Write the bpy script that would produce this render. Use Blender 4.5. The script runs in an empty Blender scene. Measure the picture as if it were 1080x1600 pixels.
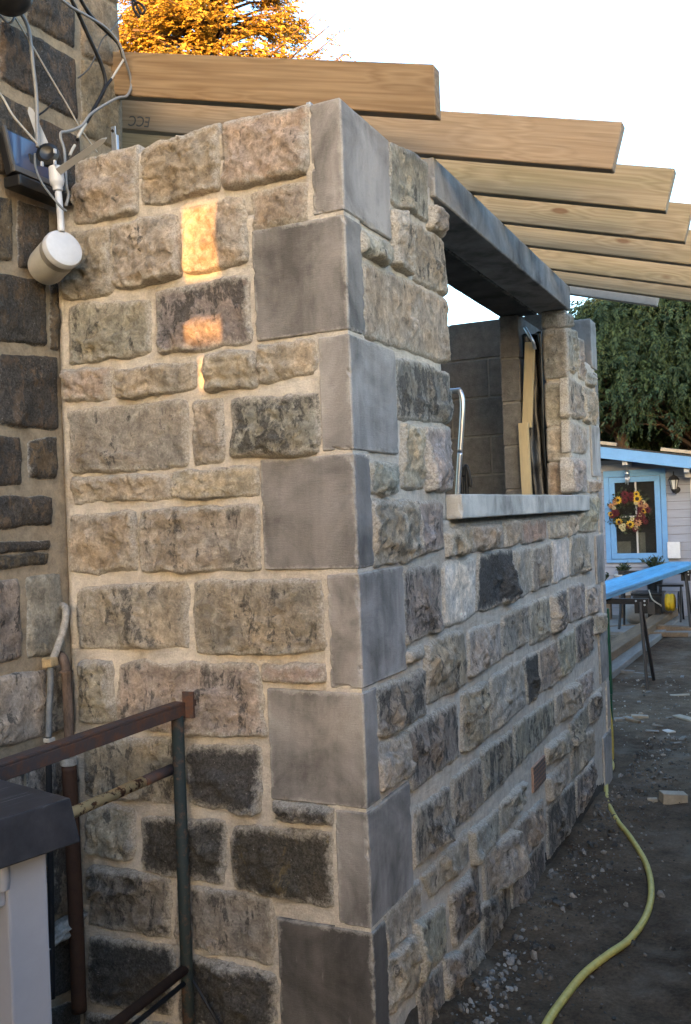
import bpy, bmesh, math, random
from mathutils import Vector, Matrix, noise
R = math.radians
random.seed(7)
scene = bpy.context.scene

# ------------------------------------------------------------------ camera
FPX, YAW, PITCH, ROLL = 1483.56, 0.437815, 0.0022745, -0.0382187
CAM = Vector((0.986073, -2.162948, 1.343802))
fw = Vector((-math.sin(YAW)*math.cos(PITCH), math.cos(YAW)*math.cos(PITCH), math.sin(PITCH)))
r0 = Vector((math.cos(YAW), math.sin(YAW), 0)); u0 = r0.cross(fw)
rt = math.cos(ROLL)*r0 + math.sin(ROLL)*u0
up = -math.sin(ROLL)*r0 + math.cos(ROLL)*u0
cd = bpy.data.cameras.new('camera'); cam = bpy.data.objects.new('camera', cd)
scene.collection.objects.link(cam)
cam.matrix_world = Matrix(((rt.x, up.x, -fw.x, CAM.x), (rt.y, up.y, -fw.y, CAM.y), (rt.z, up.z, -fw.z, CAM.z), (0, 0, 0, 1)))
cd.sensor_fit = 'VERTICAL'; cd.sensor_height = 36; cd.sensor_width = 24.3
cd.lens = 36*FPX/1600; cd.clip_start = 0.05; cd.clip_end = 2000
scene.camera = cam

def B(x, y, ax, val):
    """world point where the sight line through photo point (x, y) meets the plane axis=val"""
    d = fw + rt*((x-540)/FPX) - up*((y-800)/FPX)
    return CAM + d*((val-CAM[ax])/d[ax])

# ------------------------------------------------------------------ light
SUN_EL, SUN_AZ = R(5.0), R(165.5)           # azimuth from +Y clockwise
sdir = Vector((math.sin(SUN_AZ)*math.cos(SUN_EL), math.cos(SUN_AZ)*math.cos(SUN_EL), math.sin(SUN_EL)))
w = bpy.data.worlds.new('World'); scene.world = w; w.use_nodes = True
nt = w.node_tree; nt.nodes.clear()
sky = nt.nodes.new('ShaderNodeTexSky'); sky.sky_type = 'NISHITA'; sky.sun_disc = False
sky.sun_elevation = SUN_EL; sky.sun_rotation = SUN_AZ; sky.altitude = 100
sky.air_density = 1.0; sky.dust_density = 3.0; sky.ozone_density = 2.2
bg = nt.nodes.new('ShaderNodeBackground'); bg.inputs['Strength'].default_value = 0.15
wo = nt.nodes.new('ShaderNodeOutputWorld')
nt.links.new(sky.outputs[0], bg.inputs[0]); nt.links.new(bg.outputs[0], wo.inputs[0])
sl = bpy.data.lights.new('sun', 'SUN'); sl.energy = 3.6; sl.angle = R(0.5); sl.color = (1.0, 0.47, 0.13)
so = bpy.data.objects.new('sun', sl); scene.collection.objects.link(so)
so.rotation_euler = sdir.to_track_quat('Z', 'Y').to_euler(); so.location = (4, -10, 12)
vs = scene.view_settings
vs.view_transform = 'Standard'; vs.look = 'None'; vs.exposure = 3.62; vs.gamma = 1.0; vs.use_curve_mapping = False

# ------------------------------------------------------------------ materials
def newmat(name):
    m = bpy.data.materials.new(name); m.use_nodes = True
    t = m.node_tree; t.nodes.clear()
    o = t.nodes.new('ShaderNodeOutputMaterial'); b = t.nodes.new('ShaderNodeBsdfPrincipled')
    t.links.new(b.outputs[0], o.inputs[0])
    return m, t, b
class N:
    def __init__(s, t): s.t = t
    def _in(s, sock, v):
        if hasattr(v, 'is_output'): s.t.links.new(v, sock)
        elif v is not None: sock.default_value = v
    def tc(s, kind='Object'): return s.t.nodes.new('ShaderNodeTexCoord').outputs[kind]
    def mapping(s, v, scale=(1, 1, 1), rot=(0, 0, 0), loc=(0, 0, 0)):
        n = s.t.nodes.new('ShaderNodeMapping'); s._in(n.inputs['Vector'], v)
        n.inputs['Scale'].default_value = scale; n.inputs['Rotation'].default_value = rot; n.inputs['Location'].default_value = loc
        return n.outputs[0]
    def noise(s, v, scale, detail=6, rough=.6, dist=0, out='Fac'):
        n = s.t.nodes.new('ShaderNodeTexNoise'); s._in(n.inputs['Vector'], v)
        n.inputs['Scale'].default_value = scale; n.inputs['Detail'].default_value = detail
        n.inputs['Roughness'].default_value = rough; n.inputs['Distortion'].default_value = dist
        return n.outputs[out]
    def voro(s, v, scale, out='Distance', feature='F1'):
        n = s.t.nodes.new('ShaderNodeTexVoronoi'); n.feature = feature; s._in(n.inputs['Vector'], v)
        n.inputs['Scale'].default_value = scale; return n.outputs[out]
    def ramp(s, f, stops):
        n = s.t.nodes.new('ShaderNodeValToRGB'); s._in(n.inputs[0], f); e = n.color_ramp.elements
        while len(e) < len(stops): e.new(.5)
        for el, (p, c) in zip(e, stops):
            el.position = p; el.color = (c, c, c, 1) if isinstance(c, (int, float)) else (*c, 1)
        return n.outputs[0]
    def mix(s, f, a, b, mode='MIX'):
        n = s.t.nodes.new('ShaderNodeMix'); n.data_type = 'RGBA'; n.blend_type = mode
        s._in(n.inputs[0], f)
        for i, v in ((6, a), (7, b)):
            if isinstance(v, (tuple, list)): v = (*v[:3], 1)
            s._in(n.inputs[i], v)
        return n.outputs[2]
    def math(s, op, a, b=None, clamp=False):
        n = s.t.nodes.new('ShaderNodeMath'); n.operation = op; n.use_clamp = clamp
        s._in(n.inputs[0], a); s._in(n.inputs[1], b); return n.outputs[0]
    def attr(s, name, out='Fac'):
        n = s.t.nodes.new('ShaderNodeAttribute'); n.attribute_name = name; return n.outputs[out]
    def info(s, out): return s.t.nodes.new('ShaderNodeObjectInfo').outputs[out]
    def bump(s, h, strength=.5, dist=.01, normal=None):
        n = s.t.nodes.new('ShaderNodeBump'); s._in(n.inputs['Height'], h)
        n.inputs['Strength'].default_value = strength; n.inputs['Distance'].default_value = dist
        if normal is not None: s._in(n.inputs['Normal'], normal)
        return n.outputs[0]

M = {}
def stone_mat():
    m, t, b = newmat('rock_faced_sandstone'); n = N(t)
    v = n.tc()
    big = n.noise(v, 9, 8, .68, .8); mid = n.noise(v, 32, 10, .74, .5); fine = n.noise(v, 150, 6, .8)
    vert = n.noise(n.mapping(v, (15, 15, 6.5)), 1.6, 9, .72, .5)
    base = n.mix(1, n.info('Color'), n.ramp(big, [(.36, .72), (.5, 1.0), (.64, 1.35)]), 'MULTIPLY')
    base = n.mix(1, base, n.ramp(mid, [(.34, .62), (.5, .98), (.66, 1.38)]), 'MULTIPLY')
    warm = n.mix(n.ramp(n.noise(v, 6, 5, .6, .3), [(.40, 0), (.60, 1)]), n.mix(1, base, (.93, .94, .95), 'MULTIPLY'), n.mix(1, base, (1.10, 1.01, .90), 'MULTIPLY'))
    # soot and lichen-black crust: how much of the face it covers is in the object colour's alpha
    cov = n.math('ADD', n.math('ADD', n.math('MULTIPLY', vert, .50), n.math('MULTIPLY', big, .30)), n.math('MULTIPLY', mid, .20))
    soot = n.math('MULTIPLY', n.math('SUBTRACT', cov, n.math('SUBTRACT', .600, n.math('MULTIPLY', n.info('Alpha'), .235))), 24, True)
    soot = n.math('MULTIPLY', soot, .84)
    c = n.mix(soot, warm, n.mix(n.ramp(fine, [(.35, 0), (.65, 1)]), (.024, .023, .022), (.10, .095, .09)))
    # lime smeared over the margins and dragged across the face by the pointing
    rim = n.attr('rim'); ln = n.noise(v, 40, 10, .8, .4)
    lime = n.math('MULTIPLY', n.math('SUBTRACT', n.math('ADD', n.math('MULTIPLY', rim, .40), ln), .655), 5.0, True)
    lime = n.math('MULTIPLY', lime, n.math('ADD', .50, n.math('MULTIPLY', rim, .45)))
    c = n.mix(lime, c, n.mix(n.ramp(fine, [(.35, 0), (.65, 1)]), (.37, .335, .285), (.60, .555, .49)))
    spk = n.math('MULTIPLY', n.math('SUBTRACT', n.noise(v, 100, 4, .8), .625), 14, True)
    c = n.mix(n.math('MULTIPLY', spk, .55), c, (.50, .47, .43))
    pit = n.math('MULTIPLY', n.math('SUBTRACT', n.noise(v, 48, 6, .75), .60), 12, True)
    c = n.mix(n.math('MULTIPLY', pit, .6), c, (.035, .032, .03))
    c = n.mix(1, c, n.ramp(fine, [(.30, .70), (.70, 1.26)]), 'MULTIPLY')
    t.links.new(c, b.inputs['Base Color']); b.inputs['Roughness'].default_value = .93
    b.inputs['Specular IOR Level'].default_value = .2
    h = n.math('ADD', n.math('MULTIPLY', mid, .6), n.math('MULTIPLY', fine, .4))
    t.links.new(n.bump(h, 1.0, .018), b.inputs['Normal'])
    return m
M['stone'] = stone_mat()
def quoin_mat():
    m, t, b = newmat('sawn_sandstone'); n = N(t); v = n.tc()
    st = n.noise(v, 4.2, 9, .6, .7); streak = n.noise(n.mapping(v, (6, 6, .8)), 3, 6, .6, .3); fine = n.noise(v, 300, 5, .85); spot = n.noise(v, 17, 8, .72)
    damp = n.ramp(n.math('ADD', n.math('MULTIPLY', st, .75), n.math('MULTIPLY', streak, .25)), [(.37, .44), (.48, .80), (.60, 1.14)])
    c = n.mix(1, n.info('Color'), damp, 'MULTIPLY')
    c = n.mix(n.math('MULTIPLY', n.ramp(spot, [(.55, 0), (.72, 1)]), .5), c, n.mix(1, c, (.55, .55, .58), 'MULTIPLY'))
    rim = n.attr('rim')
    pale = n.math('MULTIPLY', n.math('SUBTRACT', n.math('ADD', n.math('MULTIPLY', rim, .42), n.noise(v, 16, 10, .8, .4)), .78), 7, True)
    c = n.mix(n.math('MULTIPLY', pale, .62), c, (.41, .385, .35))
    eff = n.math('MULTIPLY', n.math('SUBTRACT', n.noise(n.mapping(v, (40, 40, 9)), 1.0, 8, .75), .63), 8, True)
    c = n.mix(n.math('MULTIPLY', eff, .35), c, (.43, .405, .37))
    c = n.mix(1, c, n.ramp(fine, [(.3, .80), (.7, 1.15)]), 'MULTIPLY')
    t.links.new(c, b.inputs['Base Color']); b.inputs['Roughness'].default_value = .88; b.inputs['Specular IOR Level'].default_value = .25
    t.links.new(n.bump(n.math('ADD', n.math('MULTIPLY', fine, .5), n.math('MULTIPLY', n.noise(n.mapping(v, (1, 1, 8)), 40, 5, .65), .6)), .6, .004), b.inputs['Normal'])
    return m
M['quoin'] = quoin_mat()
def simple(name, col, rough=.8, var=.25, scale=20, bump=.3, bdist=.005, metal=0, spec=.3, vcol=None, squash=(1, 1, 1)):
    col = tuple(x*.80 for x in col)
    m, t, b = newmat(name); n = N(t); v = n.mapping(n.tc(), squash)
    f = n.noise(v, scale, 8, .68); g = n.noise(v, scale*6, 5, .7)
    c = n.mix(1, col, n.ramp(f, [(.3, 1-var), (.7, 1+var)]), 'MULTIPLY')
    c = n.mix(1, c, n.ramp(g, [(.3, 1-var*.5), (.7, 1+var*.5)]), 'MULTIPLY')
    t.links.new(c, b.inputs['Base Color']); b.inputs['Roughness'].default_value = rough; b.inputs['Metallic'].default_value = metal
    b.inputs['Specular IOR Level'].default_value = spec
    if bump: t.links.new(n.bump(n.math('ADD', n.math('MULTIPLY', f, .5), n.math('MULTIPLY', g, .5)), bump, bdist), b.inputs['Normal'])
    M[name] = m; return m
def mortar_mat(name, a, bcol, dirt):
    m, t, b = newmat(name); n = N(t); v = n.tc()
    big = n.noise(v, 5, 6, .65, .4); mid = n.noise(v, 28, 8, .72); fine = n.noise(v, 190, 5, .8)
    trow = n.noise(n.mapping(v, (10, 10, 55), (R(8), R(5), 0)), 1.0, 4, .6, .6)
    c = n.mix(n.ramp(big, [(.36, 0), (.64, 1)]), a, bcol)
    c = n.mix(1, c, n.ramp(mid, [(.3, .72), (.7, 1.2)]), 'MULTIPLY')
    c = n.mix(1, c, n.ramp(fine, [(.28, .75), (.72, 1.2)]), 'MULTIPLY')
    dk = n.math('MULTIPLY', n.math('SUBTRACT', n.noise(v, 11, 7, .7), .56), 7, True)
    c = n.mix(n.math('MULTIPLY', dk, .45), c, dirt)
    t.links.new(c, b.inputs['Base Color']); b.inputs['Roughness'].default_value = .96; b.inputs['Specular IOR Level'].default_value = .1
    h = n.math('ADD', n.math('MULTIPLY', trow, .5), n.math('ADD', n.math('MULTIPLY', fine, .35), n.math('MULTIPLY', mid, .5)))
    t.links.new(n.bump(h, .9, .010), b.inputs['Normal']); M[name] = m
mortar_mat('mortar', (.575, .53, .47), (.485, .43, .365), (.28, .25, .21))
mortar_mat('dirty_footing', (.10, .088, .075), (.062, .053, .045), (.035, .030, .026))
simple('house_mortar', (.38, .30, .21), .95, .3, 26, .8, .008, spec=.1)
simple('house_stone', (.10, .08, .06), .95, .4, 8, .8, .01, spec=.1)
simple('concrete_block', (.17, .16, .15), .95, .28, 24, .8, .006, spec=.15)
simple('block_joint', (.26, .245, .225), .95, .2, 30, .6, .005, spec=.1)
simple('black_plastic', (.012, .012, .013), .38, .1, 30, .1, .002, spec=.5)
simple('grey_plastic', (.40, .40, .40), .45, .06, 30, .05, .001, spec=.5)
simple('white_enamel', (.62, .63, .66), .35, .08, 14, .05, .001, spec=.5)
simple('cream_enamel', (.50, .48, .43), .4, .1, 14, .05, .001, spec=.5)
simple('lamp_ring', (.28, .265, .24), .5, .15, 40, .1, .001)
simple('black_cable', (.014, .013, .013), .5, .1, 40, 0)
simple('grey_cable', (.27, .265, .26), .5, .1, 40, 0)
simple('white_wire', (.52, .48, .42), .5, .1, 40, 0)
simple('dark_grey_cable', (.10, .095, .09), .5, .1, 40, 0)
simple('galvanised', (.62, .68, .78), .35, .1, 40, .1, .001, metal=.85)
simple('bright_tube', (.60, .63, .70), .28, .05, 40, 0, metal=.9)
simple('lime_pipe', (.36, .335, .30), .9, .4, 60, .6, .004)
simple('brass_box', (.42, .31, .17), .7, .35, 50, .3, .003)
simple('lead_pipe', (.16, .17, .18), .6, .3, 40, .3, .002)
simple('rust_pipe', (.12, .085, .066), .85, .5, 40, .5, .003, squash=(1, 1, .3))
simple('dark_pipe', (.02, .02, .022), .6, .3, 40, .2, .002)
simple('air_brick_clay', (.36, .235, .18), .9, .2, 60, .4, .003)
simple('polythene', (.010, .010, .011), .22, .3, 20, .5, .01, spec=.6)
simple('insulation_board', (.55, .44, .26), .85, .12, 16, .2, .003, squash=(1, 1, .2))
simple('paper', (.40, .28, .17), .8, .15, 20, .2, .004)
simple('shed_paint', (.27, .285, .34), .7, .08, 9, .15, .002, squash=(.3, 1, 3))
simple('blue_trim', (.13, .30, .56), .6, .08, 9, .12, .002)
simple('blue_board', (.10, .36, .60), .55, .25, 10, .3, .003, squash=(1, .12, 1))
simple('shed_roof', (.05, .05, .05), .95, .2, 20, .3)
simple('dark_room', (.025, .022, .02), .9, .4, 3, 0)
simple('curtain', (.16, .14, .11), .9, .3, 14, 0)
simple('iron_black', (.018, .018, .02), .5, .2, 40, .1, .001)
simple('pale_timber', (.36, .31, .24), .85, .2, 14, .3, .003, squash=(1, .15, 1))
simple('old_timber', (.20, .14, .09), .9, .35, 14, .5, .004, squash=(1, .15, 1))
simple('stained_timber', (.035, .033, .032), .85, .3, 14, .4, .004, squash=(1, .15, 1))
simple('grey_timber', (.24, .235, .22), .9, .25, 14, .4, .004, squash=(1, .15, 1))
simple('yellow_hose', (.58, .47, .13), .55, .22, 18, .1, .001)
simple('yellow_cable', (.75, .50, .03), .5, .1, 40, 0)
simple('green_plastic', (.012, .075, .045), .5, .1, 20, .1)
simple('trunk_bark', (.10, .065, .045), .95, .35, 9, .8, .02, squash=(1, 1, .2))
simple('paving', (.22, .215, .205), .9, .2, 6, .3, .004)
simple('brick_shade', (.22, .15, .11), .95, .2, 3, .3)
simple('slate', (.06, .06, .065), .7, .2, 3, .2)
simple('petal_yellow', (.55, .34, .03), .7, .15, 30, 0)
simple('petal_orange', (.42, .22, .11), .7, .15, 30, 0)
simple('petal_red', (.09, .012, .018), .7, .3, 30, 0)
simple('petal_cream', (.45, .38, .2), .7, .15, 30, 0)
simple('flower_centre', (.02, .012, .008), .8, .2, 60, 0)
simple('leaf_dark', (.03, .045, .02), .7, .3, 30, 0)
simple('chalk', (.55, .52, .47), .9, .1, 30, .2)
simple('birdhouse_wood', (.45, .36, .22), .9, .15, 30, .2)
simple('lamp_glass', (.55, .56, .55), .2, .05, 30, 0)
simple('box_panel', (.35, .35, .39), .45, .06, 5, .08, .001, spec=.45)

def panel_glass():
    m, t, b = newmat('solar_glass')
    b.inputs['Base Color'].default_value = (.05, .075, .14, 1); b.inputs['Roughness'].default_value = .12
    b.inputs['Specular IOR Level'].default_value = .8; M['solar_glass'] = m
panel_glass()
def window_glass():
    m, t, b = newmat('window_glass')
    b.inputs['Base Color'].default_value = (.8, .85, .85, 1); b.inputs['Roughness'].default_value = .03
    b.inputs['Transmission Weight'].default_value = 1.0; b.inputs['IOR'].default_value = 1.25; M['window_glass'] = m
window_glass()
def lid_mat():
    m, t, b = newmat('scratched_lid'); n = N(t); v = n.tc()
    f = n.noise(v, 12, 6, .7)
    c = n.mix(n.ramp(f, [(.35, 0), (.7, 1)]), (.014, .014, .017), (.038, .036, .041))
    s = n.noise(n.mapping(v, (1, 1, 1), (0, 0, R(14))), 1, 2)
    mp = t.nodes.new('ShaderNodeMapping'); mp.vector_type = 'TEXTURE'; n._in(mp.inputs['Vector'], v)
    mp.inputs['Rotation'].default_value = (0, 0, R(78)); mp.inputs['Scale'].default_value = (.28, .0055, .5)
    sc = n.noise(mp.outputs[0], 1.0, 3, .6, .15)
    msk = n.ramp(n.noise(v, 7, 4, .7), [(.44, 0), (.58, 1)])
    sm = n.math('MULTIPLY', n.math('MULTIPLY', n.math('SUBTRACT', sc, .60), 14, True), msk)
    c = n.mix(n.math('MULTIPLY', sm, .7), c, (.34, .33, .33))
    t.links.new(c, b.inputs['Base Color']); b.inputs['Roughness'].default_value = .5; b.inputs['Specular IOR Level'].default_value = .4
    t.links.new(n.bump(n.noise(v, 300, 3), .15, .001), b.inputs['Normal']); M['lid'] = m
lid_mat()
def paint_rust(name, paint, rust, lo, hi, scale=30):
    m, t, b = newmat(name); n = N(t); v = n.tc()
    f = n.noise(v, scale, 7, .72); g = n.noise(v, 160, 4, .7)
    k = n.ramp(f, [(lo, 0), (hi, 1)])
    c = n.mix(k, paint, n.mix(g, rust, tuple(x*2.2 for x in rust)))
    t.links.new(c, b.inputs['Base Color']); b.inputs['Roughness'].default_value = .7; b.inputs['Specular IOR Level'].default_value = .25
    t.links.new(n.bump(n.math('ADD', f, n.math('MULTIPLY', g, .4)), .5, .003), b.inputs['Normal']); M[name] = m
paint_rust('rust_bar', (.060, .044, .042), (.065, .030, .018), .46, .60, 22)
paint_rust('yellow_paint_rust', (.60, .40, .19), (.07, .025, .01), .52, .56, 45)
paint_rust('green_paint_rust', (.020, .027, .025), (.050, .028, .018), .52, .62, 26)
paint_rust('deep_rust', (.06, .03, .018), (.03, .015, .01), .45, .6)

def wood_mat(name, c0, c1, tint):
    m, t, b = newmat(name); n = N(t); v = n.tc()
    off = n.t.nodes.new('ShaderNodeVectorMath'); off.operation = 'ADD'; n._in(off.inputs[0], v)
    cmb = n.t.nodes.new('ShaderNodeCombineXYZ'); n._in(cmb.inputs[0], n.math('MULTIPLY', n.info('Random'), 37.0)); n._in(cmb.inputs[2], n.math('MULTIPLY', n.info('Random'), 11.0))
    t.links.new(cmb.outputs[0], off.inputs[1]); v = off.outputs[0]
    kv = n.voro(n.mapping(v, (3.6, 1.5, 11)), 1.0)                       # knots
    knot = n.ramp(kv, [(.09, 1), (.15, 0)])
    halo = n.ramp(kv, [(.0, 1), (.5, 0)])
    g = n.noise(n.mapping(v, (.42, 9, 17)), 1.0, 3, .5, .12)
    ringin = n.math('ADD', n.math('MULTIPLY', g, 9.0), n.math('MULTIPLY', halo, 2.2))
    ring = n.math('FRACT', ringin)
    ring = n.math('ABSOLUTE', n.math('SUBTRACT', n.math('MULTIPLY', ring, 2), 1))
    fib = n.noise(n.mapping(v, (5, 90, 160)), 1.0, 4, .6)
    blot = n.noise(n.mapping(v, (2.2, 6, 9)), 1.0, 5, .6)
    c = n.mix(n.math('MULTIPLY', n.ramp(ring, [(.1, 0), (.95, 1)]), .72), c0, c1)
    c = n.mix(1, c, n.ramp(fib, [(.3, .84), (.7, 1.12)]), 'MULTIPLY')
    c = n.mix(n.math('MULTIPLY', n.ramp(blot, [(.45, 0), (.7, 1)]), .7), c, n.mix(1, c, tint, 'MULTIPLY'))
    c = n.mix(n.math('MULTIPLY', knot, .75), c, (.11, .05, .025))
    t.links.new(c, b.inputs['Base Color']); b.inputs['Roughness'].default_value = .75; b.inputs['Specular IOR Level'].default_value = .25
    t.links.new(n.bump(fib, .2, .002), b.inputs['Normal']); M[name] = m
wood_mat('rafter_fresh', (.245, .170, .100), (.165, .105, .058), (.9, .82, .70))
wood_mat('rafter_pale', (.30, .228, .160), (.235, .172, .115), (.92, .86, .78))
wood_mat('rafter_weathered', (.29, .236, .160), (.205, .158, .100), (.80, .86, .76))
simple('rafter_grey', (.40, .38, .35), .8, .15, 12, .2, .003)

def soil_mat():
    m, t, b = newmat('site_soil'); n = N(t); v = n.tc()
    big = n.noise(v, 1.3, 6, .6); mid = n.noise(v, 9, 8, .7); fine = n.noise(v, 70, 7, .75)
    c = n.mix(n.ramp(big, [(.38, 0), (.62, 1)]), (.062, .042, .027), (.135, .099, .067))
    c = n.mix(1, c, n.ramp(mid, [(.3, .6), (.7, 1.35)]), 'MULTIPLY')
    c = n.mix(1, c, n.ramp(fine, [(.3, .6), (.7, 1.45)]), 'MULTIPLY')
    dust = n.math('MULTIPLY', n.math('SUBTRACT', n.noise(v, 2.2, 7, .7), .52), 7, True)
    c = n.mix(n.math('MULTIPLY', dust, .42), c, (.19, .165, .135))
    spk = n.math('MULTIPLY', n.math('SUBTRACT', n.noise(v, 140, 3, .7), .68), 14, True)
    c = n.mix(n.math('MULTIPLY', spk, .5), c, (.32, .30, .27))
    t.links.new(c, b.inputs['Base Color']); b.inputs['Roughness'].default_value = .95; b.inputs['Specular IOR Level'].default_value = .12
    t.links.new(n.bump(n.math('ADD', n.math('MULTIPLY', mid, .5), n.math('MULTIPLY', fine, .6)), 1.0, .02), b.inputs['Normal'])
    M['soil'] = m
soil_mat()
def leaf_mat(name, a, bcol):
    m, t, b = newmat(name); n = N(t); v = n.tc()
    c = n.mix(n.ramp(n.noise(v, 2.2, 4, .6), [(.35, 0), (.65, 1)]), a, bcol)
    c = n.mix(1, c, n.ramp(n.attr('shade'), [(0, .6), (1, 1.4)]), 'MULTIPLY')
    c = n.mix(n.ramp(n.attr('shade'), [(.90, 0), (.97, .7)]), c, (.13, .075, .035))
    t.links.new(c, b.inputs['Base Color']); b.inputs['Roughness'].default_value = .6; b.inputs['Specular IOR Level'].default_value = .25
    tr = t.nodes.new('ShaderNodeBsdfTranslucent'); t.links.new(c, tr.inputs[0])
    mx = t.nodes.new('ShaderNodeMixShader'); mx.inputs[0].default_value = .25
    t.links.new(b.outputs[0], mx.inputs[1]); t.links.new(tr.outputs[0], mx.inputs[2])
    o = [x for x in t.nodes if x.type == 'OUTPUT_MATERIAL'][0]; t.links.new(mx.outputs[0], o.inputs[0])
    M[name] = m
leaf_mat('cypress_leaf', (.022, .046, .024), (.042, .066, .026))
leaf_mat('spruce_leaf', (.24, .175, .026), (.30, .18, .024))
def attr_mat(name, rough=.95):
    m, t, b = newmat(name); n = N(t); v = n.tc()
    c = n.mix(1, n.attr('col', 'Color'), n.ramp(n.noise(v, 120, 5, .7), [(.3, .7), (.7, 1.3)]), 'MULTIPLY')
    t.links.new(c, b.inputs['Base Color']); b.inputs['Roughness'].default_value = rough; b.inputs['Specular IOR Level'].default_value = .15
    M[name] = m
attr_mat('rubble')

# ------------------------------------------------------------------ mesh helpers
COL = scene.collection
def link(name, mesh, mat=None, parent=None, smooth=False):
    o = bpy.data.objects.new(name, mesh); COL.objects.link(o)
    if mat: mesh.materials.append(M[mat] if isinstance(mat, str) else mat)
    if smooth: mesh.polygons.foreach_set('use_smooth', [True]*len(mesh.polygons))
    if parent: o.parent = parent
    return o
def thing(name, label, cat, group=None, loc=(0, 0, 0)):
    o = bpy.data.objects.new(name, None); COL.objects.link(o); o.empty_display_size = .1
    o['label'] = label; o['category'] = cat
    if group: o['group'] = group
    return o
def tag(o, label, cat, group=None):
    o['label'] = label; o['category'] = cat
    if group: o['group'] = group
    return o
def pyd(name, V, F, mat, parent=None, smooth=False):
    me = bpy.data.meshes.new(name); me.from_pydata([tuple(v) for v in V], [], F); me.update()
    return link(name, me, mat, parent, smooth)
def from_bm(name, bm, mat, parent=None, smooth=False):
    me = bpy.data.meshes.new(name); bm.normal_update(); bm.to_mesh(me); bm.free()
    return link(name, me, mat, parent, smooth)
def box_bm(lo, hi, bevel=0, segs=2, bm=None):
    nb = bmesh.new(); lo, hi = Vector(lo), Vector(hi)
    bmesh.ops.create_cube(nb, size=1, matrix=Matrix.Translation((lo+hi)/2) @ Matrix.Diagonal((*(hi-lo), 1)))
    if bevel: bmesh.ops.bevel(nb, geom=nb.edges[:], offset=bevel, segments=segs, affect='EDGES', profile=.6)
    return nb
def box(name, lo, hi, mat, parent=None, bevel=0, M4=None):
    bm = box_bm(lo, hi, bevel)
    if M4 is not None: bm.transform(M4)
    return from_bm(name, bm, mat, parent)
def merge(bms):
    out = bmesh.new(); me = bpy.data.meshes.new('t')
    for b in bms:
        b.to_mesh(me); b.free(); out.from_mesh(me)
    bpy.data.meshes.remove(me); return out
def frame(a, b, upv=(0, 0, 1)):
    """matrix with local X along a->b, origin a"""
    a, b = Vector(a), Vector(b); x = (b-a).normalized(); y = Vector(upv).cross(x)
    if y.length < 1e-4: y = Vector((0, 1, 0)).cross(x)
    y.normalize(); z = x.cross(y)
    return Matrix(((x.x, y.x, z.x, a.x), (x.y, y.y, z.y, a.y), (x.z, y.z, z.z, a.z), (0, 0, 0, 1)))
def bar_bm(a, b, wy, wz, bevel=.002, upv=(0, 0, 1)):
    L = (Vector(b)-Vector(a)).length
    bm = box_bm((0, -wy/2, -wz/2), (L, wy/2, wz/2), bevel, 1); bm.transform(frame(a, b, upv)); return bm
def bar(name, a, b, wy, wz, mat, parent=None, bevel=.002, upv=(0, 0, 1)):
    return from_bm(name, bar_bm(a, b, wy, wz, bevel, upv), mat, parent)
def smooth_path(P, n=8):
    P = [Vector(p) for p in P]; out = []
    for i in range(len(P)-1):
        p0, p1, p2, p3 = P[max(i-1, 0)], P[i], P[i+1], P[min(i+2, len(P)-1)]
        for k in range(n):
            t = k/n
            out.append(.5*((2*p1)+(p2-p0)*t+(2*p0-5*p1+4*p2-p3)*t*t+(3*p1-p0-3*p2+p3)*t**3))
    out.append(P[-1]); return out
def tube_vf(P, rad, seg=8):
    V, F = [], []; n = len(P)
    prev = None
    for i, p in enumerate(P):
        t = (P[min(i+1, n-1)]-P[max(i-1, 0)]).normalized()
        if prev is None:
            a = Vector((0, 0, 1)) if abs(t.z) < .9 else Vector((1, 0, 0)); x = t.cross(a).normalized()
        else:
            x = (prev - t*prev.dot(t)).normalized()
        prev = x; y = t.cross(x); r = rad(i/(n-1)) if callable(rad) else rad
        for k in range(seg):
            an = 2*math.pi*k/seg; V.append(p+(x*math.cos(an)+y*math.sin(an))*r)
    for i in range(n-1):
        for k in range(seg):
            a = i*seg+k; b = i*seg+(k+1) % seg; F.append((a, b, b+seg, a+seg))
    F.append(tuple(range(seg-1, -1, -1))); F.append(tuple(range((n-1)*seg, n*seg)))
    return V, F
def tube(name, P, rad, mat, parent=None, seg=8, smooth=True, n=8):
    P = smooth_path(P, n) if smooth else [Vector(p) for p in P]
    V, F = tube_vf(P, rad, seg); o = pyd(name, V, F, mat, parent, True); return o
def lathe(name, prof, mat, parent=None, seg=32, M4=None, smooth=True):
    V, F = [], []
    for (r, z) in prof:
        for k in range(seg):
            a = 2*math.pi*k/seg; V.append(Vector((r*math.cos(a), r*math.sin(a), z)))
    for i in range(len(prof)-1):
        for k in range(seg):
            a = i*seg+k; b = i*seg+(k+1) % seg; F.append((a, b, b+seg, a+seg))
    F.append(tuple(range(seg-1, -1, -1))); F.append(tuple(range((len(prof)-1)*seg, len(prof)*seg)))
    if M4 is not None: V = [M4 @ v for v in V]
    o = pyd(name, V, F, mat, parent, smooth)
    if smooth:
        me = o.data
        try: me.set_sharp_from_angle(angle=R(40))
        except Exception: pass
    return o
def axisM(origin, zdir):
    return Matrix.Translation(Vector(origin)) @ Vector(zdir).to_track_quat('Z', 'Y').to_matrix().to_4x4()
def nz(p, s, seed=0): return noise.noise(Vector((p[0]*s+seed*13.1, p[1]*s-seed*7.7, p[2]*s+seed*3.3)))
def fr(p, s, o=4, seed=0): return noise.fractal(Vector((p[0]*s+seed*13.1, p[1]*s-seed*7.7, p[2]*s+seed*3.3)), .9, 2.1, o)

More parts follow.
